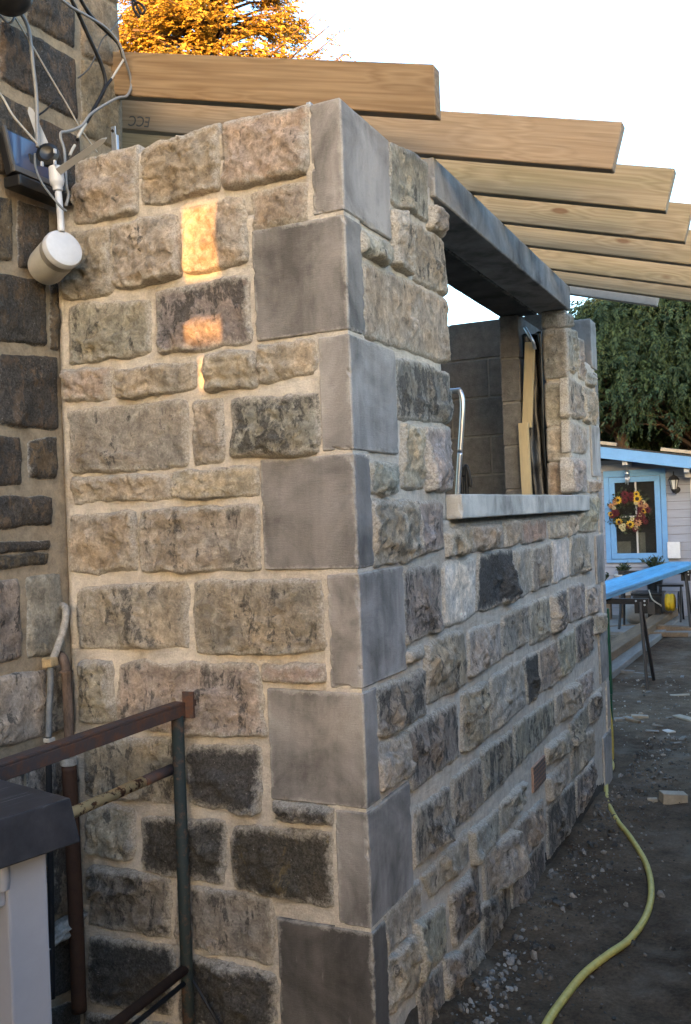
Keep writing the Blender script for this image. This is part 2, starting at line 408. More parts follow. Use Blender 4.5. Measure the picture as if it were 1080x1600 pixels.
# ------------------------------------------------------------------ rock-faced stones
def rock(quad, to3, seed, proud=.026, res=.0075, rimw=.042, name='stone', parent=None, mat='stone', color=(.3, .27, .22), soot=.3, wob=.0085, corner=.07, rough=1.0, facet=1.0, grow=.0075):
    """quad: TL TR BR BL in wall metres (u right, v up); to3(u, v, h) -> world"""
    rnd = random.Random(seed*977+5)
    tl, tr, br, bl = [Vector(q) for q in quad]
    cq = (tl+tr+br+bl)/4; tl, tr, br, bl = [q+Vector((math.copysign(grow, q.x-cq.x), math.copysign(grow, q.y-cq.y))) for q in (tl, tr, br, bl)]
    W = ((tr-tl).length+(br-bl).length)/2; H = ((tl-bl).length+(tr-br).length)/2
    nu = max(5, min(56, int(W/res))); nv = max(5, min(46, int(H/res)))
    planes = [(rnd.uniform(.75, 1.15)*proud, rnd.uniform(-.22, .22)*facet, rnd.uniform(-.30, .20)*facet) for _ in range(4)]
    rr = rnd.uniform(.010, .022)
    ledges = [(rnd.uniform(.15, .85), rnd.uniform(-.25, .25), rnd.uniform(-.013, .010), rnd.random() < .7) for _ in range(rnd.choice((1, 2, 2, 3)))]
    rr = min(rr, .35*min(W, H))
    V, F, RIM = [], [], []
    for j in range(nv+1):
        for i in range(nu+1):
            s, t = i/nu, j/nv
            a, b = 2*s-1, 2*t-1
            a2 = a*(1-corner*abs(b)**7*min(1, H/W)); b2 = b*(1-corner*abs(a)**7*min(1, W/H))
            ss, tt = (a2+1)/2, (b2+1)/2
            p = bl.lerp(br, ss).lerp(tl.lerp(tr, ss), tt)
            w3 = (p.x, p.y, seed*.37)
            p = p + Vector((fr(w3, 13, 3, 1), fr(w3, 13, 3, 2)))*wob + Vector((nz(w3, 60, 3), nz(w3, 60, 4)))*wob*.3
            d = min(s*W, (1-s)*W, t*H, (1-t)*H)
            k = min(d/rr, 1); prof = math.sqrt(max(0, 1-(1-k)**2))
            x, y = (s-.5)*W, (t-.5)*H
            h = min(c+gx*x+gy*y for c, gx, gy in planes)
            for (l0, ls, lh, hor) in ledges:
                e_ = ((t-l0-ls*(s-.5)) if hor else (s-l0-ls*(t-.5)))*(H if hor else W)+fr(w3, 22, 4, 11)*.016
                e_ = max(0, min(1, e_/.007+.5)); h += lh*facet*e_
            h = max(h, .003)
            h += rough*(fr(w3, 13, 5, 5)*.012 + abs(fr(w3, 26, 4, 6))*-.012 + fr(w3, 70, 4, 7)*.0045 + (noise.cell(Vector((w3[0]*30+fr(w3, 20, 2, 4), w3[1]*38, seed)))-.0)*.0022)
            h = max(h, .0035+.0015*nz(w3, 70, 8))
            h = -.010 + (h+.010)*prof
            V.append(to3(p.x, p.y, h)); RIM.append(max(0, 1-d/rimw))
    st = nu+1
    for j in range(nv):
        for i in range(nu):
            a = j*st+i; F.append((a, a+1, a+1+st, a+st))
    # skirt into the mortar
    ring = [i for i in range(nu)]+[j*st+nu for j in range(nv)]+[nv*st+i for i in range(nu, 0, -1)]+[j*st for j in range(nv, 0, -1)]
    base = to3(0, 0, 0); back = to3(0, 0, -.03)-base
    o0 = len(V)
    for q in ring: V.append(V[q]+back); RIM.append(1)
    for k in range(len(ring)):
        k2 = (k+1) % len(ring); F.append((ring[k2], ring[k], o0+k, o0+k2))
    me = bpy.data.meshes.new(name); me.from_pydata([tuple(v) for v in V], [], F); me.update()
    at = me.attributes.new('rim', 'FLOAT', 'POINT'); at.data.foreach_set('value', RIM)
    o = link(name, me, mat, parent, True); o.color = (*color, soot)
    return o

PAL = {'t': ((.48, .415, .345), .14), 'y': ((.54, .475, .39), .10), 'g': ((.47, .435, .39), .24), 'k': ((.45, .405, .345), .33),
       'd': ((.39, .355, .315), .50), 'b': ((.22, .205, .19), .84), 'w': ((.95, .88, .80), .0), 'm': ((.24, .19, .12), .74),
       'p': ((.50, .40, .33), .05), 'o': ((.44, .395, .33), .38), 'h': ((.19, .145, .105), .60), 'n': ((.22, .17, .12), .48), 'q': ((.34, .275, .20), .22)}
def pick(code, seed):
    c, s = PAL[code]; rnd = random.Random(seed); k = rnd.uniform(.9, 1.1)
    return tuple(.80*x*k*rnd.uniform(.96, 1.04) for x in c), max(0, s+rnd.uniform(-.06, .06))
left3 = lambda u, v, h: Vector((u, -h, v))
right3 = lambda u, v, h: Vector((h, u, v))
HX = -.932
house3 = lambda u, v, h: Vector((HX+h, u, v))

def quad_from(px, face):
    pts = [(px[i], px[i+1]) for i in range(0, 8, 2)]; out = []
    for x, y in pts:
        if face == 'L': p = B(x, y, 1, -.008); out.append((p.x, p.z))
        elif face == 'R': p = B(x, y, 0, .008); out.append((p.y, p.z))
        else: p = B(x, y, 0, HX+.006); out.append((p.y, p.z))
    return out

LEFT = [
 ('t', 117,254, 211,226, 211,331, 112,349), ('t', 223,232, 338,191, 337,296, 224,319), ('t', 346,193, 478,163, 478,268, 347,294),
 ('t', 392,300, 478,282, 480,339, 393,361), ('t', 106,362, 166,355, 172,457, 97,468), ('t', 176,351, 272,332, 279,429, 179,455),
 ('t', 284,323, 378,309, 382,407, 290,428), ('k', 105,478, 229,468, 232,551, 107,568), ('d', 242,455, 383,430, 389,534, 245,552),
 ('t', 101,580, 170,575, 169,620, 102,627), ('t', 181,580, 300,564, 301,608, 184,620), ('t', 321,556, 396,545, 400,601, 323,610),
 ('t', 402,539, 492,532, 494,578, 404,602), ('k', 102,645, 287,623, 289,730, 110,739), ('k', 299,630, 341,622, 345,719, 300,726),
 ('d', 359,625, 496,612, 497,709, 361,714), ('y', 108,748, 261,742, 263,779, 113,783), ('y', 267,737, 400,730, 402,774, 270,778),
 ('y', 105,806, 208,799, 209,892, 106,894), ('k', 219,797, 402,788, 404,891, 216,892), ('o', 119,921, 288,910, 290,1013, 119,1012),
 ('o', 302,910, 501,906, 505,1019, 305,1021), ('p', 409,1041, 504,1041, 507,1064, 412,1064), ('o', 124,1036, 172,1036, 175,1124, 126,1130),
 ('o', 184,1036, 400,1040, 412,1155, 183,1136), ('o', 128,1163, 282,1150, 286,1255, 131,1246), ('b', 290,1166, 402,1167, 405,1272, 293,1258),
 ('k', 134,1262, 207,1262, 205,1342, 138,1336), ('b', 219,1281, 350,1283, 346,1383, 222,1362), ('m', 360,1291, 521,1306, 516,1422, 361,1386),  # lower rows in darker codes: damp stone, with some shade put into the colour
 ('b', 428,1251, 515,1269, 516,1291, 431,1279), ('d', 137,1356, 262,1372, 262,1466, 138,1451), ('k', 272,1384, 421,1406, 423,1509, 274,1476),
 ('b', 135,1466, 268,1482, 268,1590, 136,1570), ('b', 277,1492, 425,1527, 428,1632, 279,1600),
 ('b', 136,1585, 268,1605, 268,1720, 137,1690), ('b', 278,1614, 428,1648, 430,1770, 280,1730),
]
RIGHT = [
 ('g', 611,219, 671,251, 672,343, 613,313), ('g', 677,323, 699,336, 698,370, 673,354), ('g', 617,328, 634,331, 644,429, 618,413),
 ('k', 650,346, 696,377, 703,459, 650,438), ('g', 567,357, 608,379, 610,413, 568,395), ('t', 571,408, 702,465, 708,568, 574,525),
 ('d', 621,556, 706,581, 708,660, 625,653), ('y', 634,661, 665,670, 668,764, 632,764), ('g', 671,668, 707,667, 711,765, 670,766),
 ('g', 580,721, 623,725, 628,768, 583,774), ('k', 584,783, 650,783, 656,873, 589,888), ('k', 656,783, 695,785, 698,857, 658,867),
 ('y', 701,831, 738,823, 740,863, 702,869), ('y', 740,822, 789,821, 791,854, 741,862), ('y', 792,817, 816,813, 816,846, 793,854),
 ('p', 818,816, 856,812, 857,843, 819,850), ('y', 859,814, 888,809, 890,837, 863,841), ('y', 890,808, 902,806, 903,835, 891,837),
 ('y', 911,778, 934,776, 936,829, 905,831),
 ('d', 634,890, 691,882, 693,983, 637,1006), ('w', 698,879, 747,874, 745,961, 697,982), ('b', 752,866, 803,858, 805,937, 747,959),
 ('g', 807,860, 832,855, 833,927, 807,935), ('k', 835,858, 863,848, 864,913, 835,924), ('w', 866,846, 892,841, 891,901, 867,911),
 ('k', 894,839, 921,835, 925,890, 894,901),
 ('y', 638,1020, 666,1010, 667,1026, 638,1037), ('k', 670,1006, 729,985, 734,1069, 672,1101), ('g', 736,987, 784,970, 786,1031, 737,1058),
 ('k', 788,962, 828,943, 832,998, 788,1030), ('k', 830,943, 860,933, 864,992, 833,1008), ('d', 864,931, 887,921, 890,974, 866,990),
 ('g', 890,917, 915,911, 917,964, 892,974), ('g', 919,919, 938,913, 940,953, 920,962),
 ('d', 592,1077, 668,1047, 670,1116, 594,1156), ('d', 640,1140, 717,1094, 721,1183, 646,1238), ('k', 725,1086, 767,1063, 767,1151, 726,1180),
 ('g', 770,1062, 817,1031, 825,1101, 770,1149), ('b', 821,1029, 843,1019, 846,1086, 829,1100), ('k', 845,1015, 873,1001, 875,1064, 848,1082),
 ('k', 875,999, 900,983, 903,1041, 876,1062), ('d', 901,978, 929,962, 929,1015, 905,1037), ('k', 931,963, 942,958, 942,985, 932,990),
 ('g', 595,1163, 638,1147, 640,1211, 596,1236), ('d', 653,1266, 707,1228, 710,1300, 653,1362), ('k', 710,1217, 755,1184, 759,1255, 712,1298),
 ('d', 757,1175, 803,1142, 806,1204, 762,1253), ('o', 806,1135, 868,1091, 870,1135, 808,1202), ('k', 871,1087, 901,1067, 902,1103, 872,1135),
 ('g', 903,1062, 928,1046, 929,1080, 904,1101),
 ('g', 604,1431, 659,1376, 662,1420, 609,1495), ('g', 663,1372, 735,1296, 736,1350, 680,1397), ('g', 740,1300, 782,1264, 785,1305, 742,1354),
 ('g', 785,1257, 822,1221, 825,1252, 787,1303), ('g', 856,1168, 890,1140, 892,1168, 858,1198), ('k', 893,1134, 921,1099, 922,1135, 895,1166),
 ('d', 924,1094, 943,1075, 944,1111, 925,1131),
 ('g', 610,1501, 650,1461, 655,1543, 611,1590), ('k', 653,1443, 701,1412, 701,1493, 655,1538), ('d', 706,1395, 750,1351, 755,1437, 715,1482),
 ('g', 758,1340, 806,1296, 809,1359, 763,1408), ('k', 809,1291, 852,1248, 854,1295, 812,1354), ('g', 857,1217, 890,1185, 892,1221, 859,1253),
 ('k', 895,1168, 931,1139, 932,1180, 897,1217),
 ('d', 658,1548, 695,1501, 700,1580, 660,1640), ('d', 698,1497, 720,1487, 723,1560, 701,1580), ('d', 723,1483, 754,1450, 755,1510, 724,1555),
 ('d', 757,1416, 800,1371, 801,1445, 758,1500), ('d', 803,1368, 853,1309, 855,1375, 804,1440), ('d', 858,1262, 900,1221, 902,1285, 859,1345),
 ('d', 903,1218, 931,1186, 934,1230, 904,1280),
 # pier right of the opening
 ('g', 886,489, 897,493, 897,509, 887,509), ('k', 889,514, 905,518, 905,582, 890,580), ('t', 907,530, 915,533, 916,597, 907,587),
 ('k', 890,588, 911,602, 912,654, 891,651), ('k', 913,604, 931,611, 932,664, 914,658), ('g', 917,580, 931,588, 931,606, 918,601),
 ('g', 892,657, 919,668, 920,708, 893,706), ('g', 891,716, 919,718, 919,768, 892,768), ('y', 921,750, 935,752, 936,768, 922,769),
]
HOUSE = [
 ('h', 48,-30, 120,6, 120,76, 49,33), ('h', 6,31, 121,89, 125,188, 4,124), ('h', -60,-6, -3,25, -5,117, -60,88), ('h', -60,-80, 40,-34, 41,22, -58,-22),
 ('h', -60,112, 55,170, 60,280, -60,262), ('h', 64,182, 128,214, 128,300, 64,283), ('q', 128,-20, 187,12, 190,108, 131,84), ('q', 131,90, 190,114, 192,235, 133,210),
 ('q', 126,-120, 187,-84, 187,4, 127,-28), ('h', -60,-190, 118,-102, 119,-4, -60,-88),
 ('n', -60,292, 22,309, 23,408, -60,400), ('h', 32,312, 79,326, 80,424, 32,418), ('h', -60,420, 74,437, 76,541, -60,526),
 ('h', 84,438, 95,444, 95,548, 84,545), ('h', 3,552, 94,557, 94,672, 5,664), ('h', -60,548, -4,551, -3,662, -60,660),
 ('h', -60,679, 35,682, 38,757, -60,759), ('h', 49,690, 93,683, 93,747, 52,745), ('h', -60,776, 80,776, 84,818, -60,834),
 ('h', -60,852, 82,845, 78,858, -60,868), ('h', -60,874, 80,864, 76,881, -60,895), ('k', -60,914, 35,904, 38,1028, -60,1052), ('g', 44,902, 97,896, 106,1020, 50,1026),
 ('k', -60,1066, 75,1048, 75,1150, -60,1186), ('d', 81,1046, 107,1040, 111,1136, 81,1146), ('o', -60,1198, 40,1182, 42,1298, -60,1328),
 ('d', 48,1178, 118,1162, 122,1288, 50,1308), ('d', -60,1345, 121,1304, 124,1420, -60,1475), ('b', -60,1490, 124,1438, 128,1545, -60,1610), ('b', -60,1625, 128,1562, 130,1660, -60,1740),
]

# ------------------------------------------------------------------ ground
def gz(x, y):
    z = -.13 - .037*max(0, min(y, 3.5))
    if x < 0 and y < .05: z = -.24
    return z
def axis(lo, hi, step, far, growth=1.5):
    a = []; v = lo
    while v < hi: a.append(v); v += step
    a.append(hi); s = step
    while a[-1] < far: s *= growth; a.append(a[-1]+s)
    s = step
    while a[0] > -far: s *= growth; a.insert(0, a[0]-s)
    return a
xs = axis(-1.2, 2.0, .03, 600); ys = axis(-.6, 7.0, .035, 600)
V = []
for y in ys:
    for x in xs:
        z = gz(x, y)
        if abs(x) < 4 and -4 < y < 13:
            z += fr((x, y, 0), 2.2, 4, 3)*.018 + fr((x, y, 0), 11, 4, 4)*.009
            if 0 <= x < .35 and -.2 < y < 3.6: z += .02*(1-x/.35)*(1+nz((x, y, 0), 4, 2))
        V.append((x, y, z))
nx = len(xs); F = [(j*nx+i, j*nx+i+1, (j+1)*nx+i+1, (j+1)*nx+i) for j in range(len(ys)-1) for i in range(nx-1)]
g = pyd('ground', V, F, 'soil', smooth=True); g['kind'] = 'structure'

# ------------------------------------------------------------------ the stone extension
ext = thing('stone_extension', 'half built stone extension with sawn corner quoins, window opening and bare timber rafters', 'building')
def mortar_sheet(name, pieces, to3, parent, mat, depth=.10, step=.016, amp=.003, rec=-.006):
    """pieces: rectangles (u0,u1,v0,v1), one mesh of hand-pointed mortar with a solid back"""
    V, F = [], []
    for (a, b, c, d) in pieces:
        nu, nv = max(2, int((b-a)/step)), max(2, int((d-c)/step)); o0 = len(V)
        for j in range(nv+1):
            for i in range(nu+1):
                u, v = a+(b-a)*i/nu, c+(d-c)*j/nv; w3 = (u, v, 5)
                V.append(to3(u, v, rec+fr(w3, 7, 4, 8)*amp+fr(w3, 45, 3, 9)*amp*.35))
        st = nu+1
        F += [(o0+j*st+i, o0+j*st+i+1, o0+(j+1)*st+i+1, o0+(j+1)*st+i) for j in range(nv) for i in range(nu)]
        ring = [o0+i for i in range(nu)]+[o0+j*st+nu for j in range(nv)]+[o0+nv*st+i for i in range(nu, 0, -1)]+[o0+j*st for j in range(nv, 0, -1)]
        back = to3(0, 0, -depth)-to3(0, 0, 0); o1 = len(V)
        uv = []
        for q in ring: V.append(V[q]+back)
        for k in range(len(ring)):
            k2 = (k+1) % len(ring); F.append((ring[k2], ring[k], o1+k, o1+k2))
        F.append(tuple(o1+k for k in reversed(range(len(ring)))))
    return pyd(name, V, F, mat, parent, True)

sw = mortar_sheet('side_wall', [(HX, -.06, -.55, 2.14), (HX+.02, -.06, 2.14, 2.30), (-.845, -.06, 2.30, 2.372)], left3, ext, 'mortar')
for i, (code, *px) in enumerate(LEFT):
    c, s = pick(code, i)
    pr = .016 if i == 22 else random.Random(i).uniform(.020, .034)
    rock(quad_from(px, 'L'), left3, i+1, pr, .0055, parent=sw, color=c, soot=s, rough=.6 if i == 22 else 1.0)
V, F = [], []
nu, nv = 150, 10
for j in range(nv+1):
    for i in range(nu+1):
        u = .06+3.3*i/nu; top_ = gz(.1, u)+.085+.05*fr((u, 0, 0), 3.5, 4, 6); v_ = -.6+(top_+.6)*j/nv
        V.append((-.0012+.003*fr((u, v_, 1), 18, 3, 2)-(.004 if j == nv else 0), u, v_))
F = [(j*(nu+1)+i, j*(nu+1)+i+1, (j+1)*(nu+1)+i+1, (j+1)*(nu+1)+i) for j in range(nv) for i in range(nu)]
JY0, JY1 = .70, 2.635
pyd('footing', V, F, 'dirty_footing', ext, True)
fwall = mortar_sheet('front_wall', [(.05, 3.40, -.6, 1.312), (.05, .715, 1.3125, 2.36), (JY1+.02, 3.40, 1.3125, 2.13), (JY1+.03, 2.80, 2.13, 2.30)], right3, ext, 'mortar', .098)
for i, (code, *px) in enumerate(RIGHT):
    c, s = pick(code, 200+i)
    q = quad_from(px, 'R')
    w_ = abs(q[1][0]-q[0][0])
    smooth_one = code == 'w'
    rock(q, right3, 100+i, .012 if smooth_one else random.Random(i+50).uniform(.018, .033), .0065, parent=fwall, color=c, soot=s, rough=.35 if smooth_one else 1.0)

def quoin(x0, x1, y0, y1, z0, z1, seed, color=(.42, .36, .30), name='quoin'):
    bm = box_bm((x0, y0, z0), (x1, y1, z1), .0035, 1)
    for ax, lo, hi in ((0, x0, x1), (1, y0, y1), (2, z0, z1)):
        k = max(2, int((hi-lo)/.012))
        for c in range(1, k):
            co = [0, 0, 0]; no = [0, 0, 0]; co[ax] = lo+(hi-lo)*c/k; no[ax] = 1
            bmesh.ops.bisect_plane(bm, geom=bm.verts[:]+bm.edges[:]+bm.faces[:], plane_co=co, plane_no=no)
    rim = []
    for v in bm.verts:
        p = v.co
        ds = sorted([min(p.x-x0, x1-p.x), min(p.y-y0, y1-p.y), min(p.z-z0, z1-p.z)])
        rim.append(max(0, 1-max(ds[1], 0)/.03))
        nick = max(0, fr(p, 38, 4, seed+3)-.15)*.010 if rim[-1] > .85 else 0
        inw = Vector(((x0+x1)/2-p.x, (y0+y1)/2-p.y, 0)).normalized()
        v.co = p + Vector((nz(p, 9, seed), nz(p, 9, seed+1), nz(p, 9, seed+2)))*.0014 + inw*nick
    me = bpy.data.meshes.new(name); bm.normal_update(); bm.to_mesh(me); bm.free()
    at = me.attributes.new('rim', 'FLOAT', 'POINT'); at.data.foreach_set('value', rim)
    o = link(name, me, 'quoin', ext); r = random.Random(seed); k = r.uniform(.9, 1.1); o.color = (*(.80*x*k for x in color), 1)
    return o
# near corner: courses of 0.3 m, alternately long on either face
QL = [(487, 250), (397, 450), (501, 620), (410, 800), (514, 980), (421, 1160), (527, 1350), (436, 1510)]
QR = [(608, 290), (567, 440), (619, 630), (580, 800), (632, 970), (590, 1150), (642, 1290), (605, 1500)]
for k in range(8):
    xl = B(*QL[k], 1, 0).x; yr = B(*QR[k], 0, 0).y
    zt, zb = 2.1+.3*(1-k), 1.8+.3*(1-k)
    if k == 0: zt = 2.392
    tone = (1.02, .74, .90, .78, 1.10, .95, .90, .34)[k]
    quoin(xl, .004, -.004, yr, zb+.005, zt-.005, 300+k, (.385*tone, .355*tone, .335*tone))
quoin(B(530, 1600, 1, 0).x, .004, -.004, .20, -.6, -.306+.0, 309)
box('corner_mortar', (-.10, .0005, -.6), (-.0005, .10, 2.37), 'mortar', ext)
box('corner_mortar', (-.20, 3.36, -.6), (.001, 3.446, 2.1), 'mortar', ext)
# far corner
for k, (ya, zt, zb) in enumerate([(3.29, 2.40, 2.115), (3.36, 2.10, 1.80), (3.19, 1.797, 1.497), (3.345, 1.49, 1.18), (3.20, 1.178, .897), (3.365, .89, .63), (3.20, .63, .34), (3.36, .33, .06), (3.20, .05, -.55)]):
    quoin(-.24, .004, ya, 3.45, zb+.005, zt-.005, 320+k, (.42, .39, .36))
# right jamb reveal of the opening
for k, (zt, zb) in enumerate([(2.325, 2.25), (2.235, 1.99), (1.965, 1.75), (1.735, 1.575), (1.56, 1.395)]):
    jm = lambda u, v, h: Vector((u, JY1-h, v))
    c, s = pick('gkktt'[k] if k < 5 else 'k', 400+k)
    rock([(-.118, zt), (-.004, zt), (-.004, zb), (-.118, zb)], jm, 400+k, .012, .0075, parent=fwall, color=c, soot=s*.7, rough=.6, wob=.003, facet=.3)
jb = mortar_sheet('jamb_mortar', [(-.112, -.012, 1.31, 2.33)], lambda u, v, h: Vector((u, JY1-h, v)), ext, 'mortar', .02)
# lintel, sill, air brick
def dressed(name, lo, hi, color, seed):
    o = quoin(*[v for p in zip(lo, hi) for v in p], seed, color, name); return o
dressed('lintel', (-.155, .672, 2.333), (.012, 2.712, 2.456), (.36, .345, .33), 350)
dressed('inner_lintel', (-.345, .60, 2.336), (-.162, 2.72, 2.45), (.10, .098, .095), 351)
dressed('sill', (-.16, .735, 1.315), (.040, 2.87, 1.394), (.60, .565, .51), 352)
ab = [B(x, y, 0, 0) for x, y in ((832, 1197), (851, 1182), (851, 1219), (834, 1239))]
ay0, ay1 = ab[0].y, ab[1].y; az1, az0 = (ab[0].z+ab[1].z)/2, (ab[2].z+ab[3].z)/2
air = box('air_brick', (-.03, ay0, az0), (.004, ay1, az1), 'air_brick_clay', ext, .003)
bms = []
for i in range(8):
    for j in range(6):
        cy, cz = ay0+(ay1-ay0)*(i+.5)/8, az0+(az1-az0)*(j+.5)/6
        bms.append(box_bm((.001, cy-(ay1-ay0)/26, cz-(az1-az0)/20), (.0048, cy+(ay1-ay0)/26, cz+(az1-az0)/20)))
from_bm('vent_holes', merge(bms), 'black_plastic', air)

# inner leaf and end wall of concrete blocks
def block_wall(name, u0, u1, z0, z1, to3, thick, openings=()):
    core = pyd(name, *(lambda a: a)(solid(u0+.006, u1-.006, z0, z1-.004, to3, -thick+.006, -.006)), 'block_joint', ext)
    row = 0; z = z1; i = 0
    while z > z0+.02:
        zb = max(z-.215, z0); u = u0 - (.22 if row % 2 else 0)
        while u < u1-.01:
            a, b = max(u, u0), min(u+.44, u1); u += .45
            segs = [(a, b)]
            for (oa, ob, oc, od) in openings:
                if zb < od-.02 and z > oc+.02:
                    ns = []
                    for (p, q) in segs:
                        if q <= oa or p >= ob: ns.append((p, q)); continue
                        if p < oa: ns.append((p, oa))
                        if q > ob: ns.append((ob, q))
                    segs = ns
            for (p, q) in segs:
                if q-p < .03: continue
                bmv = bmesh.new(); VV, FF = solid(p, q, zb, z, to3, -thick, 0)
                vs_ = [bmv.verts.new(v) for v in VV]
                for f in FF: bmv.faces.new([vs_[x] for x in f])
                bmesh.ops.bevel(bmv, geom=bmv.edges[:], offset=.004, segments=1, affect='EDGES')
                bmesh.ops.recalc_face_normals(bmv, faces=bmv.faces[:])
                from_bm('block', bmv, 'concrete_block', core); i += 1
        z = zb-.01; row += 1
    return core
def solid(u0, u1, v0, v1, to3, h0, h1):
    V = [to3(u, v, h) for h in (h0, h1) for v in (v0, v1) for u in (u0, u1)]
    F = [(4, 5, 7, 6), (1, 0, 2, 3), (0, 4, 6, 2), (5, 1, 3, 7), (6, 7, 3, 2), (0, 1, 5, 4)]
    return V, F
block_wall('end_wall', -2.6, -.245, -.4, 2.438, lambda u, v, h: Vector((u, 3.2-h, v)), .12)
def inner(u, v, h): return Vector((-.24+h, u, v))
# inner leaf as three stretches round the opening
block_wall('inner_leaf', .12, 2.62, -.4, 1.312, inner, .10)
block_wall('inner_leaf', .12, .66, 1.322, 2.33, inner, .10)
block_wall('inner_leaf', 2.62, 3.19, 1.322, 2.33, inner, .10)

# rafters
SL = -.274; ANG = math.atan(SL)
def rafter(y, xa, xb, mat, thick=.047, cut=0, z0=2.462, hv=.14):
    dep = hv*math.cos(ANG); L = (xb-xa)/math.cos(ANG)
    bm = box_bm((0, 0, 0), (L, thick, dep), .003, 1)
    for v in bm.verts:
        if v.co.x > L/2: v.co.x += cut*(v.co.z/dep)
    o = from_bm('rafter', bm, mat, ext)
    o.location = (xa, y, z0+SL*xa); o.rotation_euler = (0, -ANG, 0)
    return o
raf = [rafter(.30, -3.2, .150, 'rafter_fresh', cut=-.037), rafter(.66, -3.2, .555, 'rafter_pale'), rafter(1.06, -3.2, .655, 'rafter_weathered'),
       rafter(1.46, -3.2, .675, 'rafter_weathered'), rafter(1.84, -3.2, .80, 'rafter_weathered'), rafter(2.30, -3.2, .82, 'rafter_weathered'),
       rafter(2.66, -3.2, .60, 'rafter_weathered'), rafter(2.95, -3.2, .40, 'rafter_grey')]
box('wall_plate', (-.335, .36, 2.4505), (-.245, 3.18, 2.51), 'pale_timber', ext, .002)
# printed letters on the second rafter, upside down as fixed
fc = bpy.data.curves.new('stamp', 'FONT'); fc.body = 'ECC'; fc.size = .052; fc.extrude = .0002; fc.align_x = 'CENTER'; fc.align_y = 'CENTER'
to = bpy.data.objects.new('stamp_tmp', fc); COL.objects.link(to)
bpy.context.view_layer.update()
me = bpy.data.meshes.new_from_object(to.evaluated_get(bpy.context.evaluated_depsgraph_get())); bpy.data.objects.remove(to)
stamp = link('stamp', me, 'dark_grey_cable', raf[1])
tp = B(218, 189, 1, .66)
inv = (Matrix.Translation(raf[1].location) @ raf[1].rotation_euler.to_matrix().to_4x4()).inverted()
lp = inv @ tp
stamp.matrix_local = Matrix.Translation((lp.x, -.0009, lp.z)) @ Matrix.Rotation(R(90), 4, 'X') @ Matrix.Rotation(R(180), 4, 'Z')
# pad of mortar and packer on the quoin under the first rafter
pk = B(478, 158, 1, .06)
box('packer', (pk.x, .06, 2.375), (pk.x+.012, .13, 2.425), 'galvanised', ext, .001)

# things in the opening
p1, p2 = B(827, 534, 1, 2.60), B(822, 659, 1, 2.60); p3, p4 = B(818, 661, 1, 2.585), B(824, 772, 1, 2.585)
dn = Vector((p4.x+.004, p4.y, 1.06))
tag(bar('batten', dn, p3, .05, .024, 'insulation_board', None, .002, (0, 1, 0)), 'pale lower timber batten standing in the wall cavity', 'batten', None)
tag(bar('batten', p2+Vector((0, .02, -.03)), p1+Vector((0, .02, 0)), .05, .022, 'insulation_board', None, .002, (0, 1, 0)), 'pale upper timber batten wedged in cavity above another batten', 'batten', None)
V, F = [], []
nu, nv = 14, 60
for j in range(nv+1):
    for i in range(nu+1):
        s, t = i/nu, j/nv; z = 1.05+t*1.18
        x = -.235+.112*s+.004*math.sin(t*9); y = 2.655+.022*math.sin(s*9+t*3)+.012*nz((s*3, t*7, 0), 2, 4)-.02*s
        V.append((x, y, z))
F = [(j*(nu+1)+i, j*(nu+1)+i+1, (j+1)*(nu+1)+i+1, (j+1)*(nu+1)+i) for j in range(nv) for i in range(nu)]
mem = pyd('plastic_membrane', V, F, 'polythene', None, True); sm = mem.modifiers.new('t', 'SOLIDIFY'); sm.thickness = .002
tag(mem, 'crumpled black plastic membrane hanging in the wall cavity', 'membrane')
rp = [B(820, 512, 1, 2.59), B(826, 522, 1, 2.57), B(833, 534, 1, 2.57), B(836, 545, 1, 2.6)]
tag(tube('blue_strap', rp, .008, 'galvanised'), 'short pale blue strap looped over top of cavity batten', 'strap')
tr_ = thing('sack_truck', 'grey tubular metal handle rising behind the window sill inside extension', 'sack truck')
b0, b1, b2, b3 = B(715.5, 770, 1, 2.2), B(719.3, 702, 1, 2.2), B(723, 636, 1, 2.2), B(718, 614, 1, 2.2)
fl = Vector((b0.x+(b0.x-b1.x)/(b0.z-b1.z)*(-.2-b0.z), 2.2, -.2))
lft = Vector((-.34, 0, 0))
tube('handle_frame', [fl, b0, b1, b2, b3+Vector((.004, 0, .004)), b3+Vector((-.03, 0, .012)), b3+lft+Vector((.05, 0, .012)), b2+lft, b1+lft, b0+lft, fl+lft], .013, 'bright_tube', tr_, 12)
box('toe_plate', (fl.x-.37, 1.96, -.235), (fl.x+.03, 2.2, -.225), 'iron_black', tr_)
for sx in (.0, -.34): lathe('wheel', [(.02, -.02), (.10, -.02), (.115, 0), (.10, .02), (.02, .02)], 'black_plastic', tr_, 24, axisM((fl.x+sx, 2.26, -.13), (1, 0, 0)))
cb = [B(730, 775, 1, 2.3), B(735, 760, 1, 2.3), B(733, 742, 1, 2.3), B(728, 728, 1, 2.3), B(724, 745, 1, 2.3), B(723, 778, 1, 2.3)]
cb = [Vector((cb[0].x+.03, 2.3, -.2))]+cb+[Vector((cb[-1].x, 2.3, -.2))]
tag(tube('black_hose', cb, .010, 'black_cable'), 'loop of black hose beside the grey metal handle inside', 'hose')
bm = bmesh.new(); bmesh.ops.create_icosphere(bm, subdivisions=4, radius=1)
cpt = B(786, 768, 1, 2.2)
for v in bm.verts:
    k = 1+.45*noise.cell(v.co*2.2)+.28*fr(v.co, 2.5, 3, 2)
    v.co = Vector((v.co.x*.062*k, v.co.y*.05*k, max(-.02, v.co.z*.032*k)))
bm.transform(Matrix.Translation((-.27, 2.18, 1.345)))
tag(from_bm('paper_bag', bm, 'paper'), 'crumpled brown paper bag lying on the window ledge', 'paper bag')

